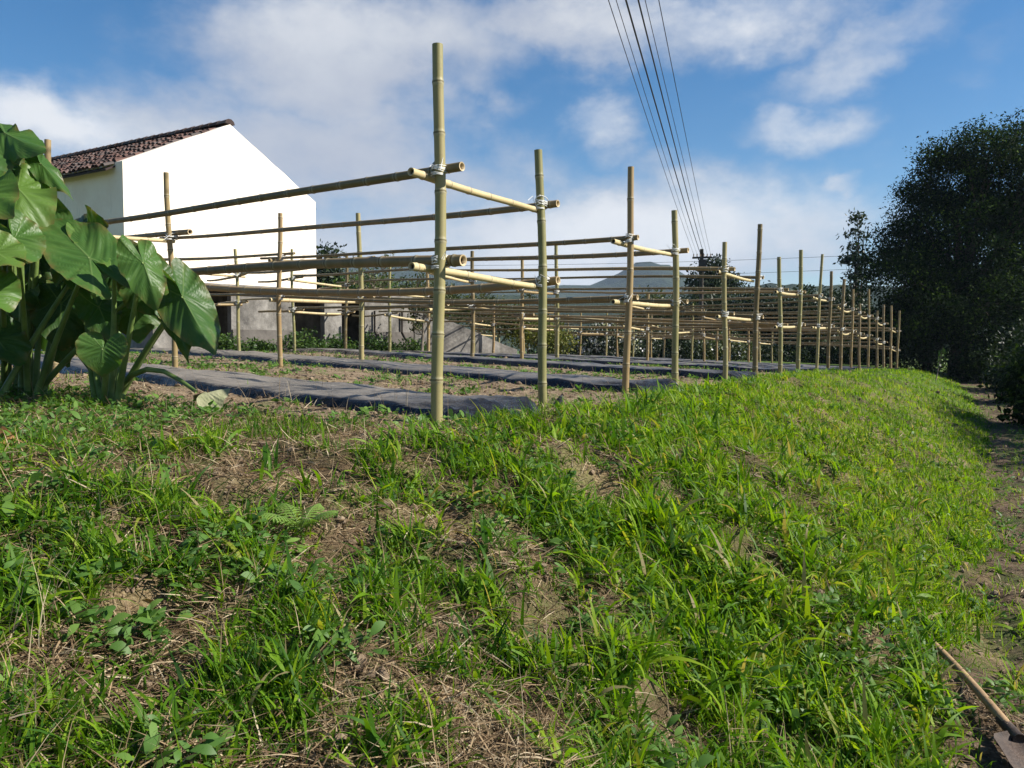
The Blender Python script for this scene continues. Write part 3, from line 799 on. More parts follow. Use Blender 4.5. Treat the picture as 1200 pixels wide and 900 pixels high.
# undergrowth on the right, beyond the path
for (nm, lab, px, Y, lst, nc, mt, sd) in [
    ('bush', 'dark bush under the big tree where the path disappears', 1150, 33, [(1156, 428, 26), (1182, 415, 36), (1134, 436, 12)], 420, 'lf_tree', 21),
    ('bush', 'shaded bush at the right edge, beside the path under the trees', 1205, 27, [(1208, 440, 38), (1186, 455, 20), (1235, 420, 60)], 520, 'lf_dark', 22),
    ('bush', 'dark low bush at the right edge of the picture, nearest to the path', 1222, 20.5, [(1222, 462, 34), (1198, 478, 22), (1250, 440, 60)], 420, 'lf_tree', 23),
    ('bush', 'lowest dark bush at the right edge, its foot in the trampled path', 1236, 15.2, [(1236, 478, 34), (1212, 496, 16), (1262, 462, 60)], 380, 'lf_tree', 24)]:
    tree(nm, lab, 'bush', gnd(px, Y), blobs_px(lst, Y, .8, sd), nc, 22, .15, .24, mt, .06, sd, limbs=3, group='bushes beside the path')
tree('roadside_tree', 'leafy tree beyond the right edge, shading the far part of the path', 'tree', (12.8, 9.4, .3),
     [(12.6, 9.6, 3.6, 1.3, 1.3, 1.0), (13.6, 10.6, 4.4, 1.5, 1.4, 1.2), (14.8, 12.2, 4.6, 1.8, 1.7, 1.4), (16.4, 14, 4.8, 2.2, 2, 1.8)], 420, 26, .17, .3, 'lf_mid', .14, 31, limbs=4)

# background trees and shrubs behind the field
bg = [
 ('broadleaf_tree', 'round dark tree rising behind the trellises right of the utility pole', 'tree', 836, 62, [(836, 316, 15), (824, 332, 16), (850, 334, 17), (838, 345, 20)], 260, 20, .3, .4, 'lf_dark', .2),
 ('broadleaf_tree', 'dark tree whose top shows just right of the white gable', 'tree', 384, 38, [(384, 300, 13), (378, 318, 14), (394, 325, 16), (386, 340, 18)], 170, 20, .2, .3, 'lf_dark', .14),
 ('hedge_tree', 'dense dark tree behind the far trellises, below the hill peak', 'tree', 770, 58, [(765, 362, 24), (790, 370, 24), (745, 382, 22), (778, 392, 26)], 360, 20, .26, .42, 'lf_olive', .16),
 ('hedge_tree', 'dense dark tree behind the far trellises, under the round tree', 'tree', 838, 55, [(822, 362, 26), (856, 366, 26), (838, 385, 30), (812, 395, 22)], 420, 20, .26, .42, 'lf_dark', .16),
 ('hedge_tree', 'dense dark tree seen through the trellis between the tall middle posts', 'tree', 905, 52, [(892, 362, 27), (922, 366, 26), (905, 390, 32), (880, 398, 24)], 460, 20, .25, .42, 'lf_dark', .16),
 ('hedge_tree', 'dark hedge tree behind the farthest post pairs', 'tree', 968, 50, [(952, 362, 27), (985, 360, 26), (968, 390, 32), (996, 396, 24), (1015, 380, 26)], 480, 20, .25, .42, 'lf_dark', .16),
 ('shrub', 'yellow green shrub at the end of the sloping concrete wall', 'shrub', 632, 30, [(625, 385, 20), (642, 392, 18), (610, 392, 14), (655, 402, 14)], 220, 20, .13, .22, 'lf_yellow', .05),
 ('shrub', 'olive shrub behind the sloping concrete wall', 'shrub', 580, 30, [(570, 368, 18), (592, 374, 18), (556, 362, 14), (610, 378, 14)], 220, 20, .14, .24, 'lf_olive', .05),
 ('shrub', 'shrub covered in white flowers seen low through the trellis posts', 'shrub', 700, 36, [(690, 400, 18), (712, 396, 20), (732, 402, 16), (672, 404, 14)], 260, 20, .14, .26, 'lf_dark', .06),
 ('shrub', 'dark shrub right of the white flowering shrub behind the field', 'shrub', 770, 42, [(752, 400, 18), (775, 398, 20), (800, 404, 18)], 260, 20, .16, .28, 'lf_dark', .06),
 ('shrub', 'second white flowering shrub, lower and farther right behind the field', 'shrub', 840, 44, [(825, 408, 16), (850, 406, 18), (870, 410, 14)], 220, 20, .16, .28, 'lf_olive', .06),
 ('shrub', 'mid green shrub standing behind the low concrete shed', 'shrub', 425, 31, [(412, 345, 20), (435, 338, 22), (455, 350, 20), (400, 358, 16)], 260, 20, .15, .26, 'lf_mid', .06),
 ('shrub', 'olive shrub behind the right end of the concrete shed', 'shrub', 500, 32, [(485, 345, 20), (510, 350, 20), (530, 358, 18)], 240, 20, .15, .26, 'lf_olive', .06)]
for q, (px, Y, where) in enumerate([(655, 44, 'left of the white flowering shrub'), (735, 47, 'between the white flowering shrub and the dark shrub'), (800, 47, 'below the utility pole'), (868, 49, 'right of the second white flowering shrub'), (915, 48, 'below the dense tree between the middle posts'), (958, 47, 'behind the farthest post pairs'), (1000, 46, 'left of the big dark tree trunk')]):
    bg.append(('shrub', 'low dark shrub behind the field ' + where, 'shrub', px, Y, [(px - 18, 414, 17), (px + 2, 408, 19), (px + 24, 413, 17), (px + 8, 424, 16), (px - 24, 424, 14)], 240, 18, .2, .3, 'lf_dark', .06))
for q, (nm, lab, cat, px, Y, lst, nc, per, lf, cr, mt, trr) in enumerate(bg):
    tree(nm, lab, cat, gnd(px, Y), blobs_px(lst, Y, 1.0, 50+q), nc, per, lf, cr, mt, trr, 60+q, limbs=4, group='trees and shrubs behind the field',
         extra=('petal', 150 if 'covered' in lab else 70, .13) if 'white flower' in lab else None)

# sparse saplings with bare twigs
def sapling(label, base, height, seed, spread, nb=16, leaf=.09):
    rr = random.Random(seed); rg = np.random.default_rng(seed); base = Vector(base)
    root = empty('sapling', base); tag(root, label, 'sapling', 'sparse saplings behind the shed'); mb = MB(); tips = []
    mb.tube([base - Vector((0, 0, .2)), base + Vector((.05, 0, height*.5)), base + Vector((.1, .05, height*.9))], [.05, .035, .012], 6)
    for k in range(nb):
        f = rr.uniform(.3, .9); s_ = base + Vector((.1*f, .03*f, height*f)); az = rr.uniform(0, 6.28); ln = spread*rr.uniform(.5, 1)*(1.1 - f*.5)
        e = s_ + Vector((math.cos(az)*ln, math.sin(az)*ln, ln*rr.uniform(.3, 1.1))); m_ = (s_ + e)/2 + Vector((0, 0, -.06))
        mb.tube([s_, m_, e], [.02, .014, .006], 5)
        for t in range(5):
            f2 = rr.uniform(.4, 1); q = s_ + (e - s_)*f2; e2 = q + Vector((rr.uniform(-.4, .4), rr.uniform(-.4, .4), rr.uniform(-.1, .45)))*spread*.5
            mb.tube([q, (q + e2)/2, e2], [.008, .006, .004], 4); tips += [e2, q + (e2 - q)*.6]
    mb.build('trunk', M['twig'], root, True, local=base)
    V, Fq, rnd = leaves_np(np.array([tuple(t) for t in tips]), rg, leaf, .06, 5, aspect=.6)
    mesh_np('foliage', V, Fq, M['lf_olive'], root, {'rnd': rnd}, local=base)
sapling('thin sapling with sparse leaves against the sky right of the gable', gnd(436, 25.5), 3.0, 5, 1.3, 18)
sapling('thin sapling with sparse leaves just left of the tallest bamboo post', gnd(486, 26.5), 3.0, 6, 1.0, 14)
sapling('low twiggy sapling above the sloping concrete wall', gnd(560, 28.5), 2.3, 8, 1.0, 14)
sapling('low twiggy sapling seen between the first two front posts', gnd(618, 31), 2.9, 9, .9, 10)
sapling('leafy young sapling in front of the right shed panel', gnd(494, 22.6), 1.7, 10, .8, 14, .1)
# wispy stalk on the end of the bank
b = Vector(gnd(1098, 27)); root = empty('tall_weed', b); tag(root, 'thin tall weed stalk standing alone at the far end of the bank', 'weed'); mb = MB()
mb.tube([b, b + Vector((.08, 0, .5)), b + Vector((.2, 0, 1.15))], [.02, .016, .008], 5); mb.build('stem', M['twig'], root, True, local=b)
C = np.array([tuple(b + Vector((.06 + .14*f, 0, f*1.1))) for f in np.linspace(.35, 1, 9)])
V, Fq, rnd = leaves_np(C, np.random.default_rng(4), .13, .06, 4); mesh_np('foliage', V, Fq, M['lf_mid'], root, {'rnd': rnd}, local=b)

# weeds growing along the foot of the shed
wl = ['green weed clump at the left foot of the concrete shed, nearest the elephant ear', 'low weed clump in front of the first grey shed panel', 'leafy weed clump in the dark bay between the panels',
      'weed clump at the foot of the narrow concrete pier', 'weed clump under the bent pipes of the right panel', 'weed clump at the foot of the sloping wall']
for q, (px, Y, rp) in enumerate([(258, 18.9, 13), (300, 19.6, 10), (352, 20.6, 17), (392, 21.4, 12), (436, 22.2, 15), (480, 23.2, 12)]):
    g_ = gnd(px, Y); r_ = rp*Y/F
    tree('weed_clump', wl[q], 'weeds', g_, [(g_[0], g_[1], g_[2] + r_*.7, r_*1.5, r_, r_*.9), (g_[0]+r_, g_[1], g_[2] + r_*.4, r_, r_, r_*.6)], 60, 16, .10, .1, 'lf_mid', .012, 90+q, limbs=2, group='weed clumps along the shed', shell=.2)

# ------------------------------------------------------------------ hills
def hill(name, pts, Y, depth, seed):
    xs = np.linspace(pts[0][0], pts[-1][0], 160); n = 24
    prof = np.interp(xs, [p[0] for p in pts], [p[1] for p in pts])
    rows = []
    for j in range(n):
        f = j/(n-1); y = Y - depth + 2*depth*f; sh = math.sin(f*math.pi)**.9
        px = (xs - 600)/F*Y; hz = (405 - prof)/F*Y
        z = -6 + (hz + 6 + CAMZ)*sh*(1 + .12*(fbm(px*.012, np.full_like(px, y*.012), seed) - .5)*(1 - abs(f-.5)))
        z = z + Y*.009*(fbm(px*60/Y, np.full_like(px, y*60/Y), seed+3) - .5)*sh
        rows.append(np.stack([px*1.0, np.full_like(px, y), z], -1))
    V = np.array(rows).reshape(-1, 3); w = len(xs)
    i = np.arange(n-1)[:, None]; j = np.arange(w-1)[None]
    Fq = np.stack([i*w + j, i*w + j+1, (i+1)*w + j+1, (i+1)*w + j], -1).reshape(-1, 4)
    tag(mesh_np(name, V, Fq, M['hill'], smooth=True), kind='structure')
hill('hill', [(-700, 395), (100, 340), (380, 318), (500, 312), (560, 322), (640, 338), (700, 336), (724, 323), (738, 314), (752, 310), (772, 314), (792, 324), (830, 345), (1000, 380), (1900, 400)], 1500, 420, 3)
hill('hills', [(-400, 400), (300, 372), (520, 345), (680, 352), (800, 345), (880, 336), (960, 335), (1030, 340), (1200, 332), (1700, 345), (2300, 395)], 620, 170, 9)

# ------------------------------------------------------------------ utility pole and cables
pb = at(821, 405, 52); pb.z = Hs(pb.x, pb.y)
ptop = at(821, 292, 52).z
root = empty('utility_pole', pb); tag(root, 'dark utility pole carrying the overhead cables behind the trellises', 'utility pole')
mb = MB(); mb.tube([pb - Vector((0, 0, .5)), Vector((pb.x, pb.y, ptop))], [.17, .12], 10); mb.build('pole', M['pole_wood'], root, True, local=pb)
mb = MB(); mb.box((pb.x, pb.y - .15, ptop - .62), 1.25, .1, .12, R(-12)); mb.build('crossarm', M['pole_wood'], root, local=pb)
mb = MB(); mb.box((pb.x + .0, pb.y - .3, ptop - 1.5), .5, .35, .8, R(-12)); mb.build('junction_box', M['dark_metal'], root, local=pb)
ins = []
for q in range(6):
    dx = -.55 + .22*q; ip = Vector((pb.x + dx, pb.y - .15, ptop - .47)); ins.append(ip + Vector((0, 0, .13)))
    mb = MB(); mb.tube([ip - Vector((0, 0, .05)), ip + Vector((0, 0, .02)), ip + Vector((0, 0, .06)), ip + Vector((0, 0, .14))], [.02, .045, .03, .045], 8); mb.build('insulator', M['ceramic'], root, True, local=pb)
wtop = [(713, .008, 'leftmost thin'), (722, .007, 'second from left, thin'), (733.5, .017, 'third from left, thick black'), (748, .015, 'fourth from left, thick black'), (756, .007, 'fifth from left, thin'), (772, .008, 'rightmost thin')]
for q, (tx, rad, lab) in enumerate(wtop):
    A = ins[q]; B = at(tx, 0, 13.4); v = (B - A)
    pts = []
    zB = B.z
    for f in np.linspace(0, 1.9, 60):
        p = A + v*f; z = A.z + (zB - A.z)*f + .0*f
        # shallow sag between spans, exact at the pole and overhead
        p.z = z + .55*(f)*(f - 1)*(1.0 if f < 1 else .4)
        pts.append(tuple(p))
    mb = MB(); mb.tube(np.array(pts) - np.array(A), rad, 5); o = mb.build('overhead_cable', M['wire'], smooth=True); o.location = A
    tag(o, f'{lab} of the six overhead cables at the top edge', 'cable', 'overhead cables running to the utility pole')
for q, (ya, yb, lab) in enumerate([(303, 297, 'upper faint cable crossing the sky level behind the post tops'), (318, 313, 'lower faint cable crossing the sky behind the trellis')]):
    A = at(300, ya + 6, 75); B = at(1050, yb, 66)
    pts = [tuple(A + (B - A)*f - Vector((0, 0, 2.0*f*(1-f))) - A) for f in np.linspace(0, 1, 30)]
    mb = MB(); mb.tube(pts, .014, 4); o = mb.build('distant_cable', M['wire'], smooth=True); o.location = A; tag(o, lab, 'cable', 'faint distant cables')

# ------------------------------------------------------------------ elephant ear
def taro_leaf(P, tip, nrm, width, seed, wave=.05, cup=.12, fold=0.0, droop=.15):
    """P = where the stalk joins; tip = leaf tip; nrm = facing"""
    rr = random.Random(seed)
    P = np.array(P); tip = np.array(tip); L = np.linalg.norm(tip - P); t = (tip - P)/L
    n = np.array(nrm, float); n -= t*(n @ t); n /= np.linalg.norm(n); b = np.cross(n, t)
    nr, na = 18, 96
    th = np.linspace(-math.pi, math.pi, na, endpoint=True)
    at_ = np.abs(th)
    # outline: pointed tip at 0, broad shoulders, two rounded back lobes with a notch at pi
    rad = np.interp(at_, [0, .06, .15, .3, .6, 1.0, 1.5, 2.0, 2.4, 2.7, 2.9, 3.02, math.pi], [1, .93, .86, .78, .69, .64, .62, .66, .72, .7, .56, .3, .1])
    V = [P]; ve = [1.0]; rimv = [0.0]
    ph = rr.uniform(0, 6); ph2 = rr.uniform(0, 6)
    for k in range(1, nr+1):
        f = k/nr
        for j, q in enumerate(th):
            r_ = rad[j]*f; xn = r_*math.cos(q); yn = r_*math.sin(q); x = xn*L; y = yn*width/.66*.5; ay = abs(yn)
            # midrib, one main rib into each back lobe, side ribs that leave the midrib and curve forward
            dmid = ay if xn > -.05 else 9
            lx, ly = -.78, .62; dl = abs(xn*ly - ay*lx) if (xn*lx + ay*ly) > 0 else 9
            vein = max(math.exp(-(dmid/(.016*(1.15 - .8*max(0, xn))))**2), .9*math.exp(-(dl/.012)**2))
            sc_ = xn - .55*ay - .5*ay*ay; per = .155; ph_ = (sc_/per) - math.floor(sc_/per)
            dsv = min(ph_, 1 - ph_)*per*.8
            if xn - .1*ay > -.12 or dl > .03: vein = max(vein, .55*math.exp(-(dsv/.011)**2)*(1 - .5*f))
            quilt = math.cos(2*math.pi*sc_/per)
            z = cup*width*(abs(y)/width)*1.2 - droop*L*(r_**2)*max(0, math.cos(q))**2
            z += wave*width*f**2.2*(math.sin(q*4 + ph) + .6*math.sin(q*9 + ph2)) + .10*width*f*f*math.sin(q*2 + ph2)
            z -= fold*abs(y)*1.2 - .06*L*f*f*(at_[j] > 2)
            z -= .012*width*quilt*(1 - f*.4)*min(1, ay*6)
            V.append(P + t*x + b*y + n*z); ve.append(vein); rimv.append(f**8)
    Fq, Ft = [], []
    for j in range(na-1):
        Ft.append((0, 1+j, 1+j+1))
        for k in range(nr-1):
            a = 1 + k*na + j; c = a + na; Fq.append((a, c, c+1, a+1))
    return np.array(V), [np.array(Fq), np.array(Ft)], (np.array(ve), np.array(rimv))

tb_ = Vector(gnd(85, 5.75))
troot = empty('elephant_ear', tb_); tag(troot, 'clump of elephant ear with large heart shaped leaves at the left edge', 'plant')
def C1(x, y): return (x/2.5, 120 + y/2.5)     # reading scale used while measuring the leaves
leaves = [  # joint, tip (x, y, distance), facing, width, tone painted lighter on lit leaves, darker on shaded
 ((262, 455, 5.15), (112, 300, 5.35), (.45, -.8, .5), .52, .45, .05, -.05, 0, .0),
 ((255, 400, 5.75), (190, 330, 5.95), (-.5, -.7, .3), .5, .05, .09, .1, 0, .1),
 ((335, 425, 5.3), (505, 525, 5.1), (.4, -.35, .8), .42, .72, .06, .0, .35, .1),
 ((535, 570, 5.2), (632, 740, 5.05), (.15, -.75, .5), .40, .3, .08, .1, .65, .1),
 ((505, 620, 5.3), (555, 770, 5.2), (-.3, -.9, .25), .26, .2, .07, .1, .3, .1),
 ((302, 722, 5.0), (288, 803, 4.96), (.1, -1, .25), .36, .5, .03, .0, 0, .05),
 ((50, 250, 5.3), (150, 335, 5.2), (.3, -.6, .75), .5, .75, .1, .1, .3, .2),
 ((15, 90, 5.4), (140, 150, 5.25), (-.1, -.6, .8), .36, .4, .08, .1, .35, .15),
 ((-40, 260, 5.0), (38, 330, 4.9), (.2, -.8, .6), .42, .6, .06, .1, 0, .1),
 ((40, 400, 5.0), (92, 480, 4.9), (.4, -.75, .5), .4, .5, .06, .1, .1, .1),
 ((-10, 440, 4.85), (62, 485, 4.8), (.3, -.8, .6), .36, .75, .05, .1, .1, .1),
 ((-35, 560, 4.9), (25, 610, 4.85), (.6, -.7, .4), .44, .65, .06, .1, 0, .1),
 ((180, 590, 5.7), (165, 725, 5.6), (.1, -.95, .3), .5, .15, .08, .1, .1, .1),
 ((70, 555, 5.7), (35, 625, 5.6), (-.2, -.9, .4), .4, .25, .08, .1, .1, .1),
 ((400, 590, 5.65), (400, 700, 5.55), (.2, -.9, .35), .52, .2, .07, .1, .1, .1),
 ((290, 600, 5.5), (330, 690, 5.4), (.5, -.8, .2), .32, .3, .07, .1, .3, .1),
 ((120, 180, 5.5), (218, 268, 5.4), (.1, -.5, .8), .2, .4, .1, .1, .5, .25),
 ((350, 480, 5.75), (420, 560, 5.7), (-.1, -.9, .4), .48, .15, .07, .1, .2, .1),
 ((110, 440, 5.85), (90, 540, 5.8), (.1, -.9, .5), .5, .1, .08, .1, .2, .1),
 ((20, 320, 5.6), (60, 450, 5.5), (.1, -.9, .4), .55, .12, .08, .1, .1, .1),
 ((220, 640, 5.9), (270, 720, 5.85), (-.3, -.9, .3), .44, .05, .08, .1, .2, .1),
 ((-60, 130, 5.3), (10, 200, 5.2), (.2, -.6, .8), .6, .35, .08, .1, .2, .15),
 ((-90, 380, 5.5), (-30, 520, 5.4), (.2, -.8, .5), .55, .3, .08, .1, .1, .1),
 ((420, 470, 5.0), (470, 600, 4.95), (.5, -.6, .3), .3, .5, .08, .1, .5, .1),
 ((60, 620, 6.1), (20, 760, 6.05), (.1, -.9, .4), .6, .1, .09, .1, .2, .1),
 ((150, 640, 6.2), (190, 780, 6.15), (-.2, -.9, .4), .6, .05, .09, .1, .2, .1),
 ((290, 560, 6.0), (250, 690, 5.95), (.2, -.9, .4), .56, .1, .09, .1, .2, .1),
 ((350, 540, 6.0), (390, 640, 5.95), (.3, -.8, .4), .52, .2, .09, .1, .3, .1),
 ((-20, 500, 6.1), (-10, 650, 6.0), (.1, -.9, .4), .6, .1, .09, .1, .2, .1),
 ((200, 500, 6.0), (150, 610, 5.95), (.1, -.8, .5), .6, .2, .1, .1, .3, .1),
 ((95, 330, 5.7), (40, 420, 5.6), (.2, -.8, .5), .56, .4, .1, .1, .4, .15),
 ((-10, 160, 5.5), (60, 250, 5.4), (.4, -.6, .6), .5, .35, .1, .1, .4, .15),
 ((250, 460, 5.55), (330, 520, 5.5), (.2, -.6, .7), .5, .3, .1, .1, .4, .15),
 ((440, 530, 5.45), (500, 640, 5.4), (.3, -.8, .4), .46, .25, .1, .1, .5, .15),
 ((-10, 690, 5.3), (40, 760, 5.2), (.2, -.9, .4), .4, .2, .1, .1, .4, .15)]
feet = [(95, 832), (110, 832), (320, 830), (330, 832), (345, 830), (300, 826), (60, 815), (20, 800), (-20, 800), (80, 825), (10, 810), (-30, 800), (120, 830), (40, 820), (325, 828), (290, 830), (70, 820), (310, 828), (100, 828), (50, 815), (280, 828), (-50, 800), (-60, 800), (335, 830)]
for q, (J, Tp, nr, wd, tone, wv, cp, fo, dr) in enumerate(leaves):
    P = at(*C1(J[0], J[1]), J[2]); T_ = at(*C1(Tp[0], Tp[1]), Tp[2])
    V, Fs, ve = taro_leaf(P, T_, nr, wd*.92, q, wv, cp, fo, dr)
    lf = mesh_np('leaf', V, Fs, M['taro'], troot, {'vein': ve[0], 'rim': ve[1], 'rnd': np.full(len(V), tone)}, True, local=tb_)
    if q == 5: lf['label'] = 'small round leaf hanging low and facing the camera'
    fx, fy = C1(*feet[q % len(feet)]); Fp = at(fx, fy, 5.6 + .25*math.sin(q*2.1)); Fp.z = Hs(Fp.x, Fp.y) - .03
    back = np.array(nr)/np.linalg.norm(nr)
    m1 = Vector(Fp)*.45 + Vector(P)*.55 + Vector((0, .06, .12)); m2 = Vector(Fp)*.12 + Vector(P)*.88 + Vector(back)*-.05 + Vector((0, .02, .06))
    pts = []
    Q = [Vector(Fp), m1, m2, P]
    for t in np.linspace(0, 1, 12):
        s_ = 1 - t; pts.append(tuple(Q[0]*s_**3 + Q[1]*3*s_*s_*t + Q[2]*3*s_*t*t + Q[3]*t**3))
    mb = MB(); mb.tube(pts, np.linspace(.024, .008, 12), 8); mb.build('stalk', M['stalk'], troot, True, local=tb_)
# a broken stalk bent over to the ground with its withered leaf
pts = [at(*C1(355, 832), 5.5), at(*C1(385, 800), 5.35), at(*C1(430, 782), 5.2), at(*C1(480, 788), 5.1), at(*C1(530, 815), 5.05), at(*C1(575, 848), 5.0)]
mb = MB(); mb.tube([tuple(p) for p in pts], [.022, .02, .018, .016, .014, .012], 8)
o = mb.build('stalk', M['stalk'], troot, True, local=tb_); o['label'] = 'broken stalk bent over to the ground'
P = at(*C1(610, 850), 4.98); V, Fs, ve = taro_leaf(P, at(*C1(675, 828), 5.05), (-.2, -.5, .8), .2, 77, .05, .1, .9, .25)
o = mesh_np('leaf', V, Fs, M['withered'], troot, {'vein': ve[0], 'rnd': np.full(len(V), 1.)}, True, local=tb_); o['label'] = 'pale withered leaf lying on the ground'

# ------------------------------------------------------------------ grass
def blades(base, yaw, theta, L, Wd, bend, seg=4, prof='grass', roll=None, rg=None):
    n = len(base); t = np.linspace(0, 1, seg+1)
    el = theta[:, None] - bend[:, None]*t[None]                     # elevation angle along the blade
    dl = (L/seg)[:, None]
    dx = np.cos(el)*dl; dz = np.sin(el)*dl
    cx = np.concatenate([np.zeros((n, 1)), np.cumsum(dx[:, :-1], 1)], 1); cz = np.concatenate([np.zeros((n, 1)), np.cumsum(dz[:, :-1], 1)], 1)
    ca, sa = np.cos(yaw)[:, None], np.sin(yaw)[:, None]
    P = np.stack([base[:, 0:1] + cx*ca, base[:, 1:2] + cx*sa, base[:, 2:3] + cz], -1)
    if prof == 'grass': wp = np.array([.55, .95, 1.0, .75, .38, .06])[np.linspace(0, 5, seg+1).round().astype(int)]
    else: wp = np.sin(np.pi*np.clip(t*.93 + .05, 0, 1))
    tw = rg.normal(0, .5, n)[:, None]*1.0 + rg.normal(0, .5, n)[:, None]*t[None]
    sx = -sa*np.cos(tw) ; sy = ca*np.cos(tw); sz = np.sin(tw)
    S = np.stack([sx + 0*el, sy + 0*el, sz], -1)*(Wd[:, None]*wp[None]*.5)[..., None]
    V = np.stack([P - S, P + S], 2).reshape(-1, 3)
    k = (seg+1)*2; i = np.arange(n)[:, None]*k; j = np.arange(seg)[None]*2
    Fq = np.stack([i + j, i + j+1, i + j+3, i + j+2], -1).reshape(-1, 4)
    return V, Fq, k

def scatter(n, dmin, dmax, pw, rg, mx=.72):
    """candidate points over the wedge in view; pw > 0 crowds them towards the camera"""
    u = rg.random(n); d = (dmin**(1-pw) + u*(dmax**(1-pw) - dmin**(1-pw)))**(1/(1-pw))
    x = rg.uniform(-1, 1, n)*(mx*d + 2.0); return x, d
def bank_t(x, y):
    a, s = AS(x, y); f = foot(a); r = rim(a); return a, s, (s - f)/(r - f)

sh_A = on_ground(1092, 762); sh_B = on_ground(1186, 880)
sh_C = sh_B + (sh_B - sh_A).normalized()*.36
def by_shovel(x, y, r=.045):
    ax, ay = sh_A.x, sh_A.y; dx, dy = sh_C.x - ax, sh_C.y - ay; l2 = dx*dx + dy*dy
    f = np.clip(((x - ax)*dx + (y - ay)*dy)/l2, .25, 1); d = np.hypot(x - ax - f*dx, y - ay - f*dy)
    return d < np.where(f > .68, r*3.2, r)
gr = np.random.default_rng(101)
Vg, Fg, Rg, off = [], [], [], 0
def push(V, Fq, rnd):
    global off
    Vg.append(V); Fg.append(Fq + off); Rg.append(rnd); off += len(V)
def cover(x, y):
    """how green the bank is: lusher to the right and along the rim, patchy on the left"""
    a, s, t = bank_t(x, y)
    c = .36*fbm(x*1.25, y*1.25, 201, 3) + .64*fbm(x*4.6, y*4.6, 203, 3)
    lush = sstep(-1.6, 2.0, x - .12*y)          # right side greener
    c = c + .25*lush - .11 + .13*sstep(6, 13, y)
    return c, a, s, t
def bare(x, y):   # earth showing along the path and on the terrace
    a, s, t = bank_t(x, y); nz = fbm(x*1.8, y*1.8, 211) - .5
    onpath = (s < foot(a) + .03 + nz*.45) & (s > foot(a) - 1.5 + nz*.9)
    onfield = (s > rim(a) + .18 + nz*.7) & (a > 3.75 + nz*.9)
    return onpath, onfield

# broad bladed tufts
x, y = scatter(46000, 1.0, 34, 1.4, gr)
c, a, s, t = cover(x, y); op, of = bare(x, y)
keep = (s > foot(a) - 3.5) & (s < 13) & (c > .45 + gr.normal(0, .06, len(x))) & ~of & (s < rim(a) + .1) & ~by_shovel(x, y, .08) & ~in_hollow(x, y, 1.0) & (gr.random(len(x)) < 1 - .45*sstep(6, 14, y)) & (~op | (gr.random(len(x)) < .06))
x, y, a, s, t = x[keep], y[keep], a[keep], s[keep], t[keep]
z = H(x, y); nb = gr.integers(5, 13, len(x)); tot = nb.sum(); idx = np.repeat(np.arange(len(x)), nb)
dist = np.hypot(x, y)
base = np.stack([x[idx] + gr.normal(0, .022, tot), y[idx] + gr.normal(0, .022, tot), z[idx] - .012], -1)
sc = gr.uniform(.6, 1.25, len(x))*np.where(np.abs(t - .9) < .12, 1.1, 1.0)*np.where(t > 1, .65, 1.0)*(.8 + .3*sstep(-1, 1.5, x))*np.interp(dist, [1, 3, 12, 32], [.72, .95, .85, .8])
L = gr.uniform(.08, .25, tot)*sc[idx]*(1 - .35*sstep(1.2, 3.2, base[:, 0])); Wd = gr.uniform(.007, .021, tot)*sc[idx]*np.interp(dist[idx], [1, 6, 15, 32], [1, 1, 1.3, 2.0])
ty_ = gr.normal(2.6, 1.1, len(x)); yaw = np.where(gr.random(tot) < .6, ty_[idx] + gr.normal(0, .7, tot), gr.uniform(0, 2*np.pi, tot)); th = R(90) - np.abs(gr.normal(0, R(38), tot)); bd = gr.uniform(.3, 2.3, tot)
lean = .35; base_yaw = yaw
V, Fq, k = blades(base, yaw, th, L, Wd, bd, 5, 'grass', rg=gr)
rn = np.clip(gr.normal(.47, .19, len(x))[idx] + gr.normal(0, .12, tot) + .10*sstep(-1, 2, base[:, 0]), 0, .95)
rn = np.where(gr.random(tot) < .04, 1.0, rn)
push(V, Fq, np.repeat(rn, k))
# fine short grass
x, y = scatter(760000, 1.0, 36, 1.3, gr)
c, a, s, t = cover(x, y); op, of = bare(x, y)
keep = (s > foot(a) - 3.5) & (s < 13) & (c > .43 + .075*(1 - sstep(-.5, 1.6, x))*(1 - sstep(4.5, 8, y)) + gr.normal(0, .06, len(x))) & ~by_shovel(x, y) & ~in_hollow(x, y) & (~of | (gr.random(len(x)) < .10*sstep(.5, .62, fbm(x*1.9, y*1.9, 707)))) & (~op | (gr.random(len(x)) < .08))
x, y = x[keep], y[keep]; n = len(x); dist = np.hypot(x, y)
base = np.stack([x, y, H(x, y) - .008], -1)
L = gr.uniform(.035, .13, n)*np.interp(dist, [1, 5, 32], [.85, 1, 1.15]); Wd = gr.uniform(.0025, .006, n)*np.interp(dist, [1, 4, 12, 32], [.9, 1.2, 2.2, 4.5])
V, Fq, k = blades(base, gr.uniform(0, 6.283, n), R(90) - np.abs(gr.normal(0, R(32), n)), L, Wd, gr.uniform(.1, 1.5, n), 3, 'grass', rg=gr)
rn = np.clip(.5 + .5*(fbm(x*.9, y*.9, 303) - .5)*1.2 + gr.normal(0, .17, n) + .13*sstep(-1, 3, x), 0, 1)
push(V, Fq, np.repeat(rn, k))
o = mesh_np('grass', np.concatenate(Vg), np.concatenate(Fg), M['grass'], attrs={'rnd': np.concatenate(Rg)}, smooth=True)
tag(o, 'green grass covering the sloping bank', 'grass', kind='stuff')

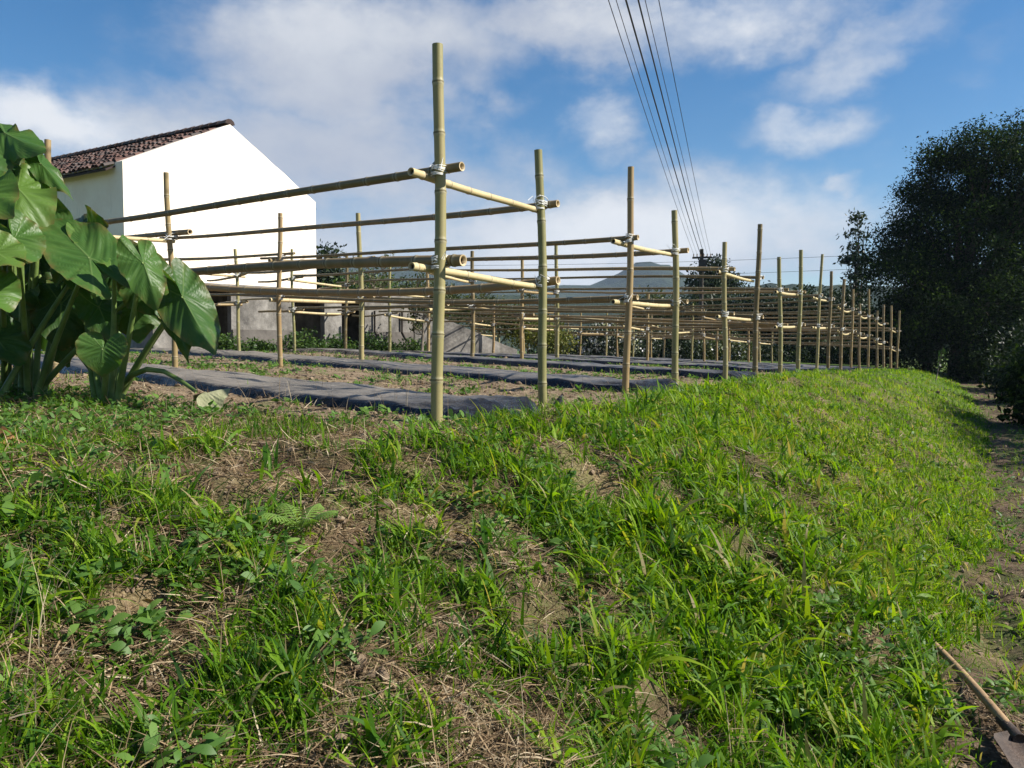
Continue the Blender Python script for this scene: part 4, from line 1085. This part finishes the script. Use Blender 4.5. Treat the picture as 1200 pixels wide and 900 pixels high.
# dry straw lying between the tufts
x, y = scatter(300000, 1.0, 22, 1.4, gr)
c, a, s, t = cover(x, y); op, of = bare(x, y)
keep = (s > foot(a) - 3) & (s < 12) & (c < .56 + gr.normal(0, .07, len(x))) & (~of | (gr.random(len(x)) < .18))
x, y = x[keep], y[keep]; n = len(x); dist = np.hypot(x, y)
base = np.stack([x, y, H(x, y) + gr.uniform(-.004, .02, n)], -1)
L = gr.uniform(.04, .17, n); Wd = gr.uniform(.0018, .0048, n)*np.interp(dist, [1, 4, 20], [1, 1.2, 2.5])
V, Fq, k = blades(base, gr.uniform(0, 6.283, n), gr.normal(.12, .28, n), L, Wd, gr.normal(.2, .4, n), 3, 'grass', rg=gr)
x, y = scatter(5200, 1.2, 20, 1.3, gr); a, s, t = bank_t(x, y)
q_ = (s > foot(a)) & (s < 5.5) & (fbm(x*2.1, y*2.1, 909) > .47); x, y = x[q_], y[q_]; n2 = len(x)
V2, F2, k2_ = blades(np.stack([x, y, H(x, y) - .01], -1), gr.uniform(0, 6.283, n2), R(90) - np.abs(gr.normal(0, R(25), n2)), gr.uniform(.1, .3, n2), gr.uniform(.0015, .0035, n2), gr.uniform(.0, 1.0, n2), 3, 'grass', rg=gr)
o = mesh_np('dry_grass', np.concatenate([V, V2]), np.concatenate([Fq, F2 + len(V)]), M['straw'], attrs={'rnd': np.concatenate([np.repeat(gr.random(n), k), np.repeat(gr.uniform(.5, 1, n2), k2_)])}, smooth=True)
tag(o, 'dry straw and dead grass lying on the bank', 'dry grass', kind='stuff')

# broad leaved weeds on the bank and low weeds in the field
x1, y1 = scatter(24000, 1.1, 14, 1.35, gr); c, a, s, t = cover(x1, y1); op, of = bare(x1, y1)
patch = .4*fbm(x1*1.1, y1*1.1, 401) + .6*fbm(x1*4, y1*4, 403)
k1 = ~by_shovel(x1, y1, .07) & (s > foot(a) - 2) & (s < 7) & ~of & ~in_hollow(x1, y1) & ((patch > .55 + .05*sstep(3, 1, y1)) | ((s > 3.6) & (s < 6) & (a < 4.4)))
x2, y2 = scatter(12000, 4.5, 34, .9, gr); a2, s2, t2 = bank_t(x2, y2); op2, of2 = bare(x2, y2)
k2 = of2 & (s2 < 15) & (fbm(x2*1.4, y2*1.4, 402) > .5)
for (xx, yy, n0, n1, l0, l1, w0) in ((x1[k1], y1[k1], 4, 10, .018, .058, .5), (x2[k2], y2[k2], 4, 9, .03, .075, .45)):
    nb = gr.integers(n0, n1, len(xx)); idx = np.repeat(np.arange(len(xx)), nb); tot = len(idx); zz = H(xx, yy); hgt = gr.uniform(.0, .10 if n1 == 10 else .05, tot)
    base = np.stack([xx[idx] + gr.normal(0, .03, tot), yy[idx] + gr.normal(0, .03, tot), zz[idx] + hgt*.7], -1)
    sc = gr.uniform(.6, 1.3, len(xx))[idx]; L = gr.uniform(l0, l1, tot)*sc
    V, Fq, k = blades(base, gr.uniform(0, 6.283, tot), gr.uniform(.1, 1.0, tot), L, L*w0*gr.uniform(.7, 1.2, tot), gr.uniform(.2, 1.2, tot), 4, 'leaf', rg=gr)
    if xx is not None and n1 == 10: W1 = (V, Fq, np.repeat(np.clip(gr.normal(.5, .2, tot), 0, 1), k))
    else: W2 = (V, Fq, np.repeat(np.clip(gr.normal(.6, .2, tot), 0, 1), k))
tag(mesh_np('weeds', np.concatenate([W1[0], W2[0]]), np.concatenate([W1[1], W2[1] + len(W1[0])]), M['weed'], attrs={'rnd': np.concatenate([W1[2], W2[2]])}, smooth=True),
    'small leafy weeds scattered over bank and field', 'weeds', kind='stuff')

# crumbled soil
x, y = scatter(66000, 1.3, 22, 1.2, gr); a, s, t = bank_t(x, y); op, of = bare(x, y)
keep = (of & (s < 13)) | (op & (gr.random(len(x)) < .5)) | ((t > 0) & (t < 1.1) & (gr.random(len(x)) < .8))
x, y = x[keep], y[keep]; n = len(x); z = H(x, y)
ico = np.array([(0, 0, 1), (.89, 0, .45), (.28, .85, .45), (-.72, .53, .45), (-.72, -.53, .45), (.28, -.85, .45), (.72, .53, -.45), (-.28, .85, -.45), (-.89, 0, -.45), (-.28, -.85, -.45), (.72, -.53, -.45), (0, 0, -1)], float)
icf = np.array([(0,1,2),(0,2,3),(0,3,4),(0,4,5),(0,5,1),(1,6,2),(2,7,3),(3,8,4),(4,9,5),(5,10,1),(2,6,7),(3,7,8),(4,8,9),(5,9,10),(1,10,6),(6,11,7),(7,11,8),(8,11,9),(9,11,10),(10,11,6)])
r_ = gr.gamma(1.6, .0052, n).clip(.004, .036)*np.interp(np.hypot(x, y), [2, 8, 20], [.8, 1.1, 1.5])
ang = gr.uniform(0, 6.283, n); sh = gr.uniform(.65, 1.25, (n, 12, 1))*ico[None]*gr.uniform(.6, 1.2, (n, 1, 3))
ca, sa = np.cos(ang)[:, None], np.sin(ang)[:, None]
V = np.stack([sh[..., 0]*ca - sh[..., 1]*sa, sh[..., 0]*sa + sh[..., 1]*ca, sh[..., 2]*.75], -1)*r_[:, None, None] + np.stack([x, y, z + r_*.25], -1)[:, None]
tag(mesh_np('soil_clods', V.reshape(-1, 3), (icf[None] + (np.arange(n)*12)[:, None, None]).reshape(-1, 3), M['clod']), 'crumbled clods of brown soil', 'soil', kind='stuff')

# a young fern on the bank
fb = on_ground(352, 640); fb.z = Hs(fb.x, fb.y) + .05
froot = empty('fern', fb); tag(froot, 'small bright green fern growing among the grass in the middle of the bank', 'fern')
for q in range(7):
    az = R([20, 75, 130, 190, 250, 300, 345][q]); ln = .15 + .04*((q*37) % 5)/5; FV, FF = [], []; nfo = 0
    sp = []
    for f in np.linspace(0, 1, 14):
        e = 1.0 - 1.1*f; sp.append(fb + Vector((math.cos(az)*ln*f*.9, math.sin(az)*ln*f*.9, ln*(1.05*f - .6*f*f))))
    for j in range(2, 14):
        f = j/13; pl = .05*math.sin(math.pi*min(1, .2 + f*.8))**.8 + .004
        tdir = (sp[min(j+1, 13)] - sp[j-1]).normalized(); sd = tdir.cross(Vector((0, 0, 1))).normalized(); upv = sd.cross(tdir)
        for sg in (1, -1):
            a_ = sp[j]; d_ = (sd*sg + tdir*.5 - upv*.15).normalized(); prev = None
            for m_ in range(7):
                q_ = m_/6; wv = .0048*(1 - q_)**.6*(1.25 if m_ % 2 else .75) + .0005
                c_ = a_ + d_*pl*q_ - Vector((0, 0, .012*q_*q_))
                FV += [tuple(c_ + tdir*wv), tuple(c_ - tdir*wv)]
                if m_: FF.append((nfo - 2, nfo - 1, nfo + 1, nfo))
                nfo += 2
    fr_ = mesh_np('frond', np.array(FV), np.array(FF), M['weed'], froot, {'rnd': np.full(len(FV), 1.0)}, local=fb)
    mb = MB(); mb.tube([tuple(p) for p in sp], np.linspace(.0022, .0008, 14), 4); mb.build('stem', M['stalk'], fr_, True, local=fb)

# curled dead leaf at the left edge
P = on_ground(8, 528); P.z = Hs(P.x, P.y) + .05
V, Fs, ve = taro_leaf(P - Vector((.08, 0, 0)), P + Vector((.1, .02, -.01)), (.1, -.6, .8), .1, 5, .2, .5, .3, .3)
m_, nt_, out_ = mat_new('dead leaf'); N_ = NT(nt_); b_ = N_.bsdf(N_.ramp(N_.noise(30, 4, .6, N_.obj()), [(.3, (.2, .09, .035)), (.7, (.36, .19, .08))]), .8); N_.l(b_.outputs[0], out_.inputs[0])
o = mesh_np('dead_leaf', V - np.array(P), Fs, m_, smooth=True); o.location = P; tag(o, 'curled orange brown dead leaf lying on the bank by the left edge', 'leaf')

# dark pointed scrap beside the second post
P = posts[(1, 0)][0].copy(); P += Vector((.1, -.05, 0)); P.z = Hs(P.x, P.y)
mb = MB(); mb.tube([tuple(Vector((-.03, 0, -.02))), (0, 0, .04), (.03, .0, .1), (.035, .01, .115)], [.03, .036, .02, .006], 7); o = mb.build('plastic_scrap', M['wire'], smooth=False); o.location = P
tag(o, 'scrap of crumpled black plastic at the foot of the second post', 'scrap')

# shovel lying on the bank by the path
hA = sh_A.copy(); hB = sh_B.copy(); hA.z = Hs(hA.x, hA.y) + .03; hB.z = Hs(hB.x, hB.y) + .07
root = empty('shovel', hB); tag(root, 'old shovel with a wooden handle lying in the grass by the path', 'shovel')
dv = (hB - hA).normalized(); pts = [tuple(hA + (hB - hA)*f + Vector((0, 0, .012*math.sin(f*3)))) for f in np.linspace(0, 1.0, 12)]
mb = MB(); mb.tube(pts, np.linspace(.0165, .0185, 12), 10); mb.build('handle', M['handle_wood'], root, True, local=hB)
side = dv.cross(Vector((0, 0, 1))).normalized(); up = side.cross(dv)
mb = MB(); mb.tube([tuple(hB - dv*.10), tuple(hB), tuple(hB + dv*.06)], [.0205, .023, .026], 10); mb.build('socket', M['rust'], root, True, local=hB)
V, Fq = [], []; nu, nv = 12, 9
for layer in (0, 1):
    for iu in range(nu):
        f = iu/(nu-1); half = .105*min(1, .35 + f*6 if f < .11 else 1)*(1 if f < .55 else math.sqrt(max(0, 1 - ((f - .55)/.46)**2)) + .02)
        for iv in range(nv):
            g_ = iv/(nv-1)*2 - 1
            p = hB + dv*(.04 + .29*f) + side*half*g_ + up*(.035*g_*g_*(1 - f*.3) - .012 - .05*f*f + (.003 if layer else 0))
            V.append(tuple(p))
    for iu in range(nu-1):
        for iv in range(nv-1):
            a = layer*nu*nv + iu*nv + iv; q = (a, a+1, a+nv+1, a+nv); Fq.append(q if layer else q[::-1])
mesh_np('blade', np.array(V), np.array(Fq), M['rust'], root, smooth=True, local=hB)

# ------------------------------------------------------------------ air
hz_m = bpy.data.materials.new('thin air'); hz_m.use_nodes = True; hz_m.node_tree.nodes.clear()
ho = hz_m.node_tree.nodes.new('ShaderNodeOutputMaterial'); hv = hz_m.node_tree.nodes.new('ShaderNodeVolumePrincipled')
hv.inputs['Color'].default_value = (.62, .78, 1, 1); hv.inputs['Density'].default_value = .00017
hz_m.node_tree.links.new(hv.outputs[0], ho.inputs['Volume'])
mb = MB(); mb.box((0, 0, -12), 5600, 5600, 12 + 230)
tag(mb.build('haze', hz_m), 'thin blue haze of distant air', 'haze', kind='stuff')

# ------------------------------------------------------------------ sky, sun, camera
SUN_AZ = math.atan2(.995, -.12); SUN_EL = R(38)
w = bpy.data.worlds.new('World'); SC.world = w; w.use_nodes = True
nt = w.node_tree; nt.nodes.clear(); N = NT(nt)
out = nt.nodes.new('ShaderNodeOutputWorld'); bg_ = nt.nodes.new('ShaderNodeBackground')
sky = nt.nodes.new('ShaderNodeTexSky'); sky.sky_type = 'NISHITA'; sky.sun_disc = False
sky.sun_elevation = SUN_EL; sky.sun_rotation = SUN_AZ; sky.altitude = 300; sky.air_density = 1.0; sky.dust_density = .6; sky.ozone_density = 2.0
co = N.n('TexCoord').outputs['Generated']
sp = N.n('SeparateXYZ'); N.l(co, sp.inputs[0])
az = N.math('ARCTAN2', sp.outputs[0], sp.outputs[1]); el = N.math('ARCSINE', sp.outputs[2])
cb = N.n('CombineXYZ'); N.l(az, cb.inputs[0]); N.l(N.math('MULTIPLY', el, 1.5), cb.inputs[1])
wn = N.n('TexNoise'); wn.inputs['Scale'].default_value = 5; wn.inputs['Detail'].default_value = 6; wn.inputs['Roughness'].default_value = .6; N.l(cb.outputs[0], wn.inputs['Vector'])
ws = N.n('VectorMath', operation='SUBTRACT'); N.l(wn.outputs['Color'], ws.inputs[0]); ws.inputs[1].default_value = (.5, .5, .5)
wm = N.n('VectorMath', operation='SCALE'); N.l(ws.outputs[0], wm.inputs[0]); wm.inputs['Scale'].default_value = .18
cbe = N.n('CombineXYZ'); N.l(az, cbe.inputs[0]); N.l(el, cbe.inputs[1])
wp = N.n('VectorMath', operation='ADD'); N.l(cbe.outputs[0], wp.inputs[0]); N.l(wm.outputs[0], wp.inputs[1])
def blob(px, py, rx, ry, ang=0.0, amp=1.0, soft=(0.1, 1.15)):
    a0 = math.atan2(px - 600, F); e0 = math.atan2((405 - py), F)*math.cos(a0)
    s1 = N.n('VectorMath', operation='SUBTRACT'); N.l(wp.outputs[0], s1.inputs[0]); s1.inputs[1].default_value = (a0, e0, 0)
    m1 = N.n('Mapping'); m1.vector_type = 'POINT'; N.l(s1.outputs[0], m1.inputs['Vector']); m1.inputs['Rotation'].default_value = (0, 0, ang)
    m2 = N.n('VectorMath', operation='MULTIPLY'); N.l(m1.outputs[0], m2.inputs[0]); m2.inputs[1].default_value = (F/rx, F/ry, 0)
    ln = N.n('VectorMath', operation='LENGTH'); N.l(m2.outputs[0], ln.inputs[0])
    return N.math('MULTIPLY', N.mrange(ln.outputs['Value'], soft[0], soft[1], 1, 0, True), amp)
bl = [blob(420, 60, 300, 130, R(-8), 1.0), blob(330, 190, 330, 130, 0, .95), blob(60, 150, 170, 75, R(15), .9), blob(660, 20, 330, 70, R(6), .85),
      blob(520, 215, 240, 80, 0, .7), blob(680, 290, 420, 120, R(-6), 1.0), blob(850, 300, 260, 80, R(-16), .9), blob(500, 300, 400, 120, 0, .8), blob(695, 140, 75, 65, 0, .62), blob(925, 142, 130, 45, 0, .62),
      blob(985, 208, 50, 22, 0, .6), blob(1000, 60, 220, 50, R(-18), .5), blob(880, 10, 240, 60, 0, .6), blob(1200, 40, 140, 60, R(-20), .25), blob(550, 115, 80, 50, 0, .6)]
acc = bl[0]
for q in bl[1:]: acc = N.math('MAXIMUM', acc, q)
det = N.n('TexNoise'); det.inputs['Scale'].default_value = 9; det.inputs['Detail'].default_value = 9; det.inputs['Roughness'].default_value = .58; N.l(cb.outputs[0], det.inputs['Vector'])
soft_ = N.math('ADD', acc, N.math('MULTIPLY', N.math('SUBTRACT', det.outputs['Fac'], .5), 1.15))
dens = N.mrange(soft_, .1, .98, 0, .96, True)
# scattered cloud all round, outside this view as well
gen = N.n('TexNoise'); gen.inputs['Scale'].default_value = 2.2; gen.inputs['Detail'].default_value = 9; gen.inputs['Roughness'].default_value = .6; N.l(cb.outputs[0], gen.inputs['Vector'])
behind = N.mrange(N.math('ABSOLUTE', az), .72, 1.0, 0, 1, True)
dens = N.math('MAXIMUM', dens, N.math('MULTIPLY', N.mrange(gen.outputs['Fac'], .5, .7, 0, .8, True), behind))
dens = N.math('MULTIPLY', dens, N.mrange(el, -.02, .03, 0, 1))
shade = N.noise(4.5, 6, .6, cb.outputs[0])
greyness = N.math('MULTIPLY', N.mrange(az, -.15, -.42, .0, 1, True), 1.0)
lum = N.math('ADD', N.mrange(shade, .3, .7, .0, 1), N.math('MULTIPLY', N.mrange(az, -.3, .3, -.35, .35), 1.0), clamp=True)
wbl = [blob(50, 140, 190, 60, R(12), 1.0), blob(760, 275, 420, 90, R(-8), 1.0), blob(690, 135, 80, 55, 0, .9), blob(840, 5, 260, 60, 0, .8), blob(925, 142, 110, 42, 0, .8), blob(1010, 60, 160, 45, R(-18), .6), blob(430, 30, 220, 60, 0, .45)]
wac = wbl[0]
for q in wbl[1:]: wac = N.math('MAXIMUM', wac, q)
lum = N.math('ADD', N.math('MULTIPLY', N.mrange(shade, .3, .7, .0, 1), .45), N.math('MULTIPLY', wac, .75), clamp=True)
CL = N.ramp(lum, [(0, (3.7, 4.0, 4.8)), (.5, (4.9, 5.15, 5.7)), (1, (7.0, 7.1, 7.3))])
hs = N.n('HueSaturation'); hs.inputs['Saturation'].default_value = 1.42; N.l(sky.outputs[0], hs.inputs['Color'])
fin = N.mix(dens, hs.outputs[0], CL)
N.l(fin, bg_.inputs[0]); bg_.inputs[1].default_value = .064
N.l(bg_.outputs[0], out.inputs[0])

sl = bpy.data.lights.new('sun', 'SUN'); sl.energy = 5.0; sl.angle = R(.53); sl.color = (1, .95, .86)
so = bpy.data.objects.new('sun', sl); COL.objects.link(so)
sd = Vector((math.sin(SUN_AZ)*math.cos(SUN_EL), math.cos(SUN_AZ)*math.cos(SUN_EL), math.sin(SUN_EL)))
so.rotation_euler = sd.to_track_quat('Z', 'Y').to_euler(); so.location = sd*50

cam = bpy.data.cameras.new('camera'); co_ = bpy.data.objects.new('camera', cam); COL.objects.link(co_)
cam.sensor_width = 36; cam.lens = 36*F/1200; cam.clip_end = 6000; cam.clip_start = .05
co_.location = (0, 0, CAMZ); co_.rotation_euler = (R(90) - PITCH, 0, 0)
SC.camera = co_
SC.view_settings.view_transform = 'Standard'; SC.view_settings.look = 'None'; SC.view_settings.exposure = 0.95; SC.view_settings.gamma = 1.0; SC.view_settings.use_curve_mapping = False
SC.cycles.max_bounces = 6; SC.cycles.transparent_max_bounces = 8; SC.cycles.use_denoising = True
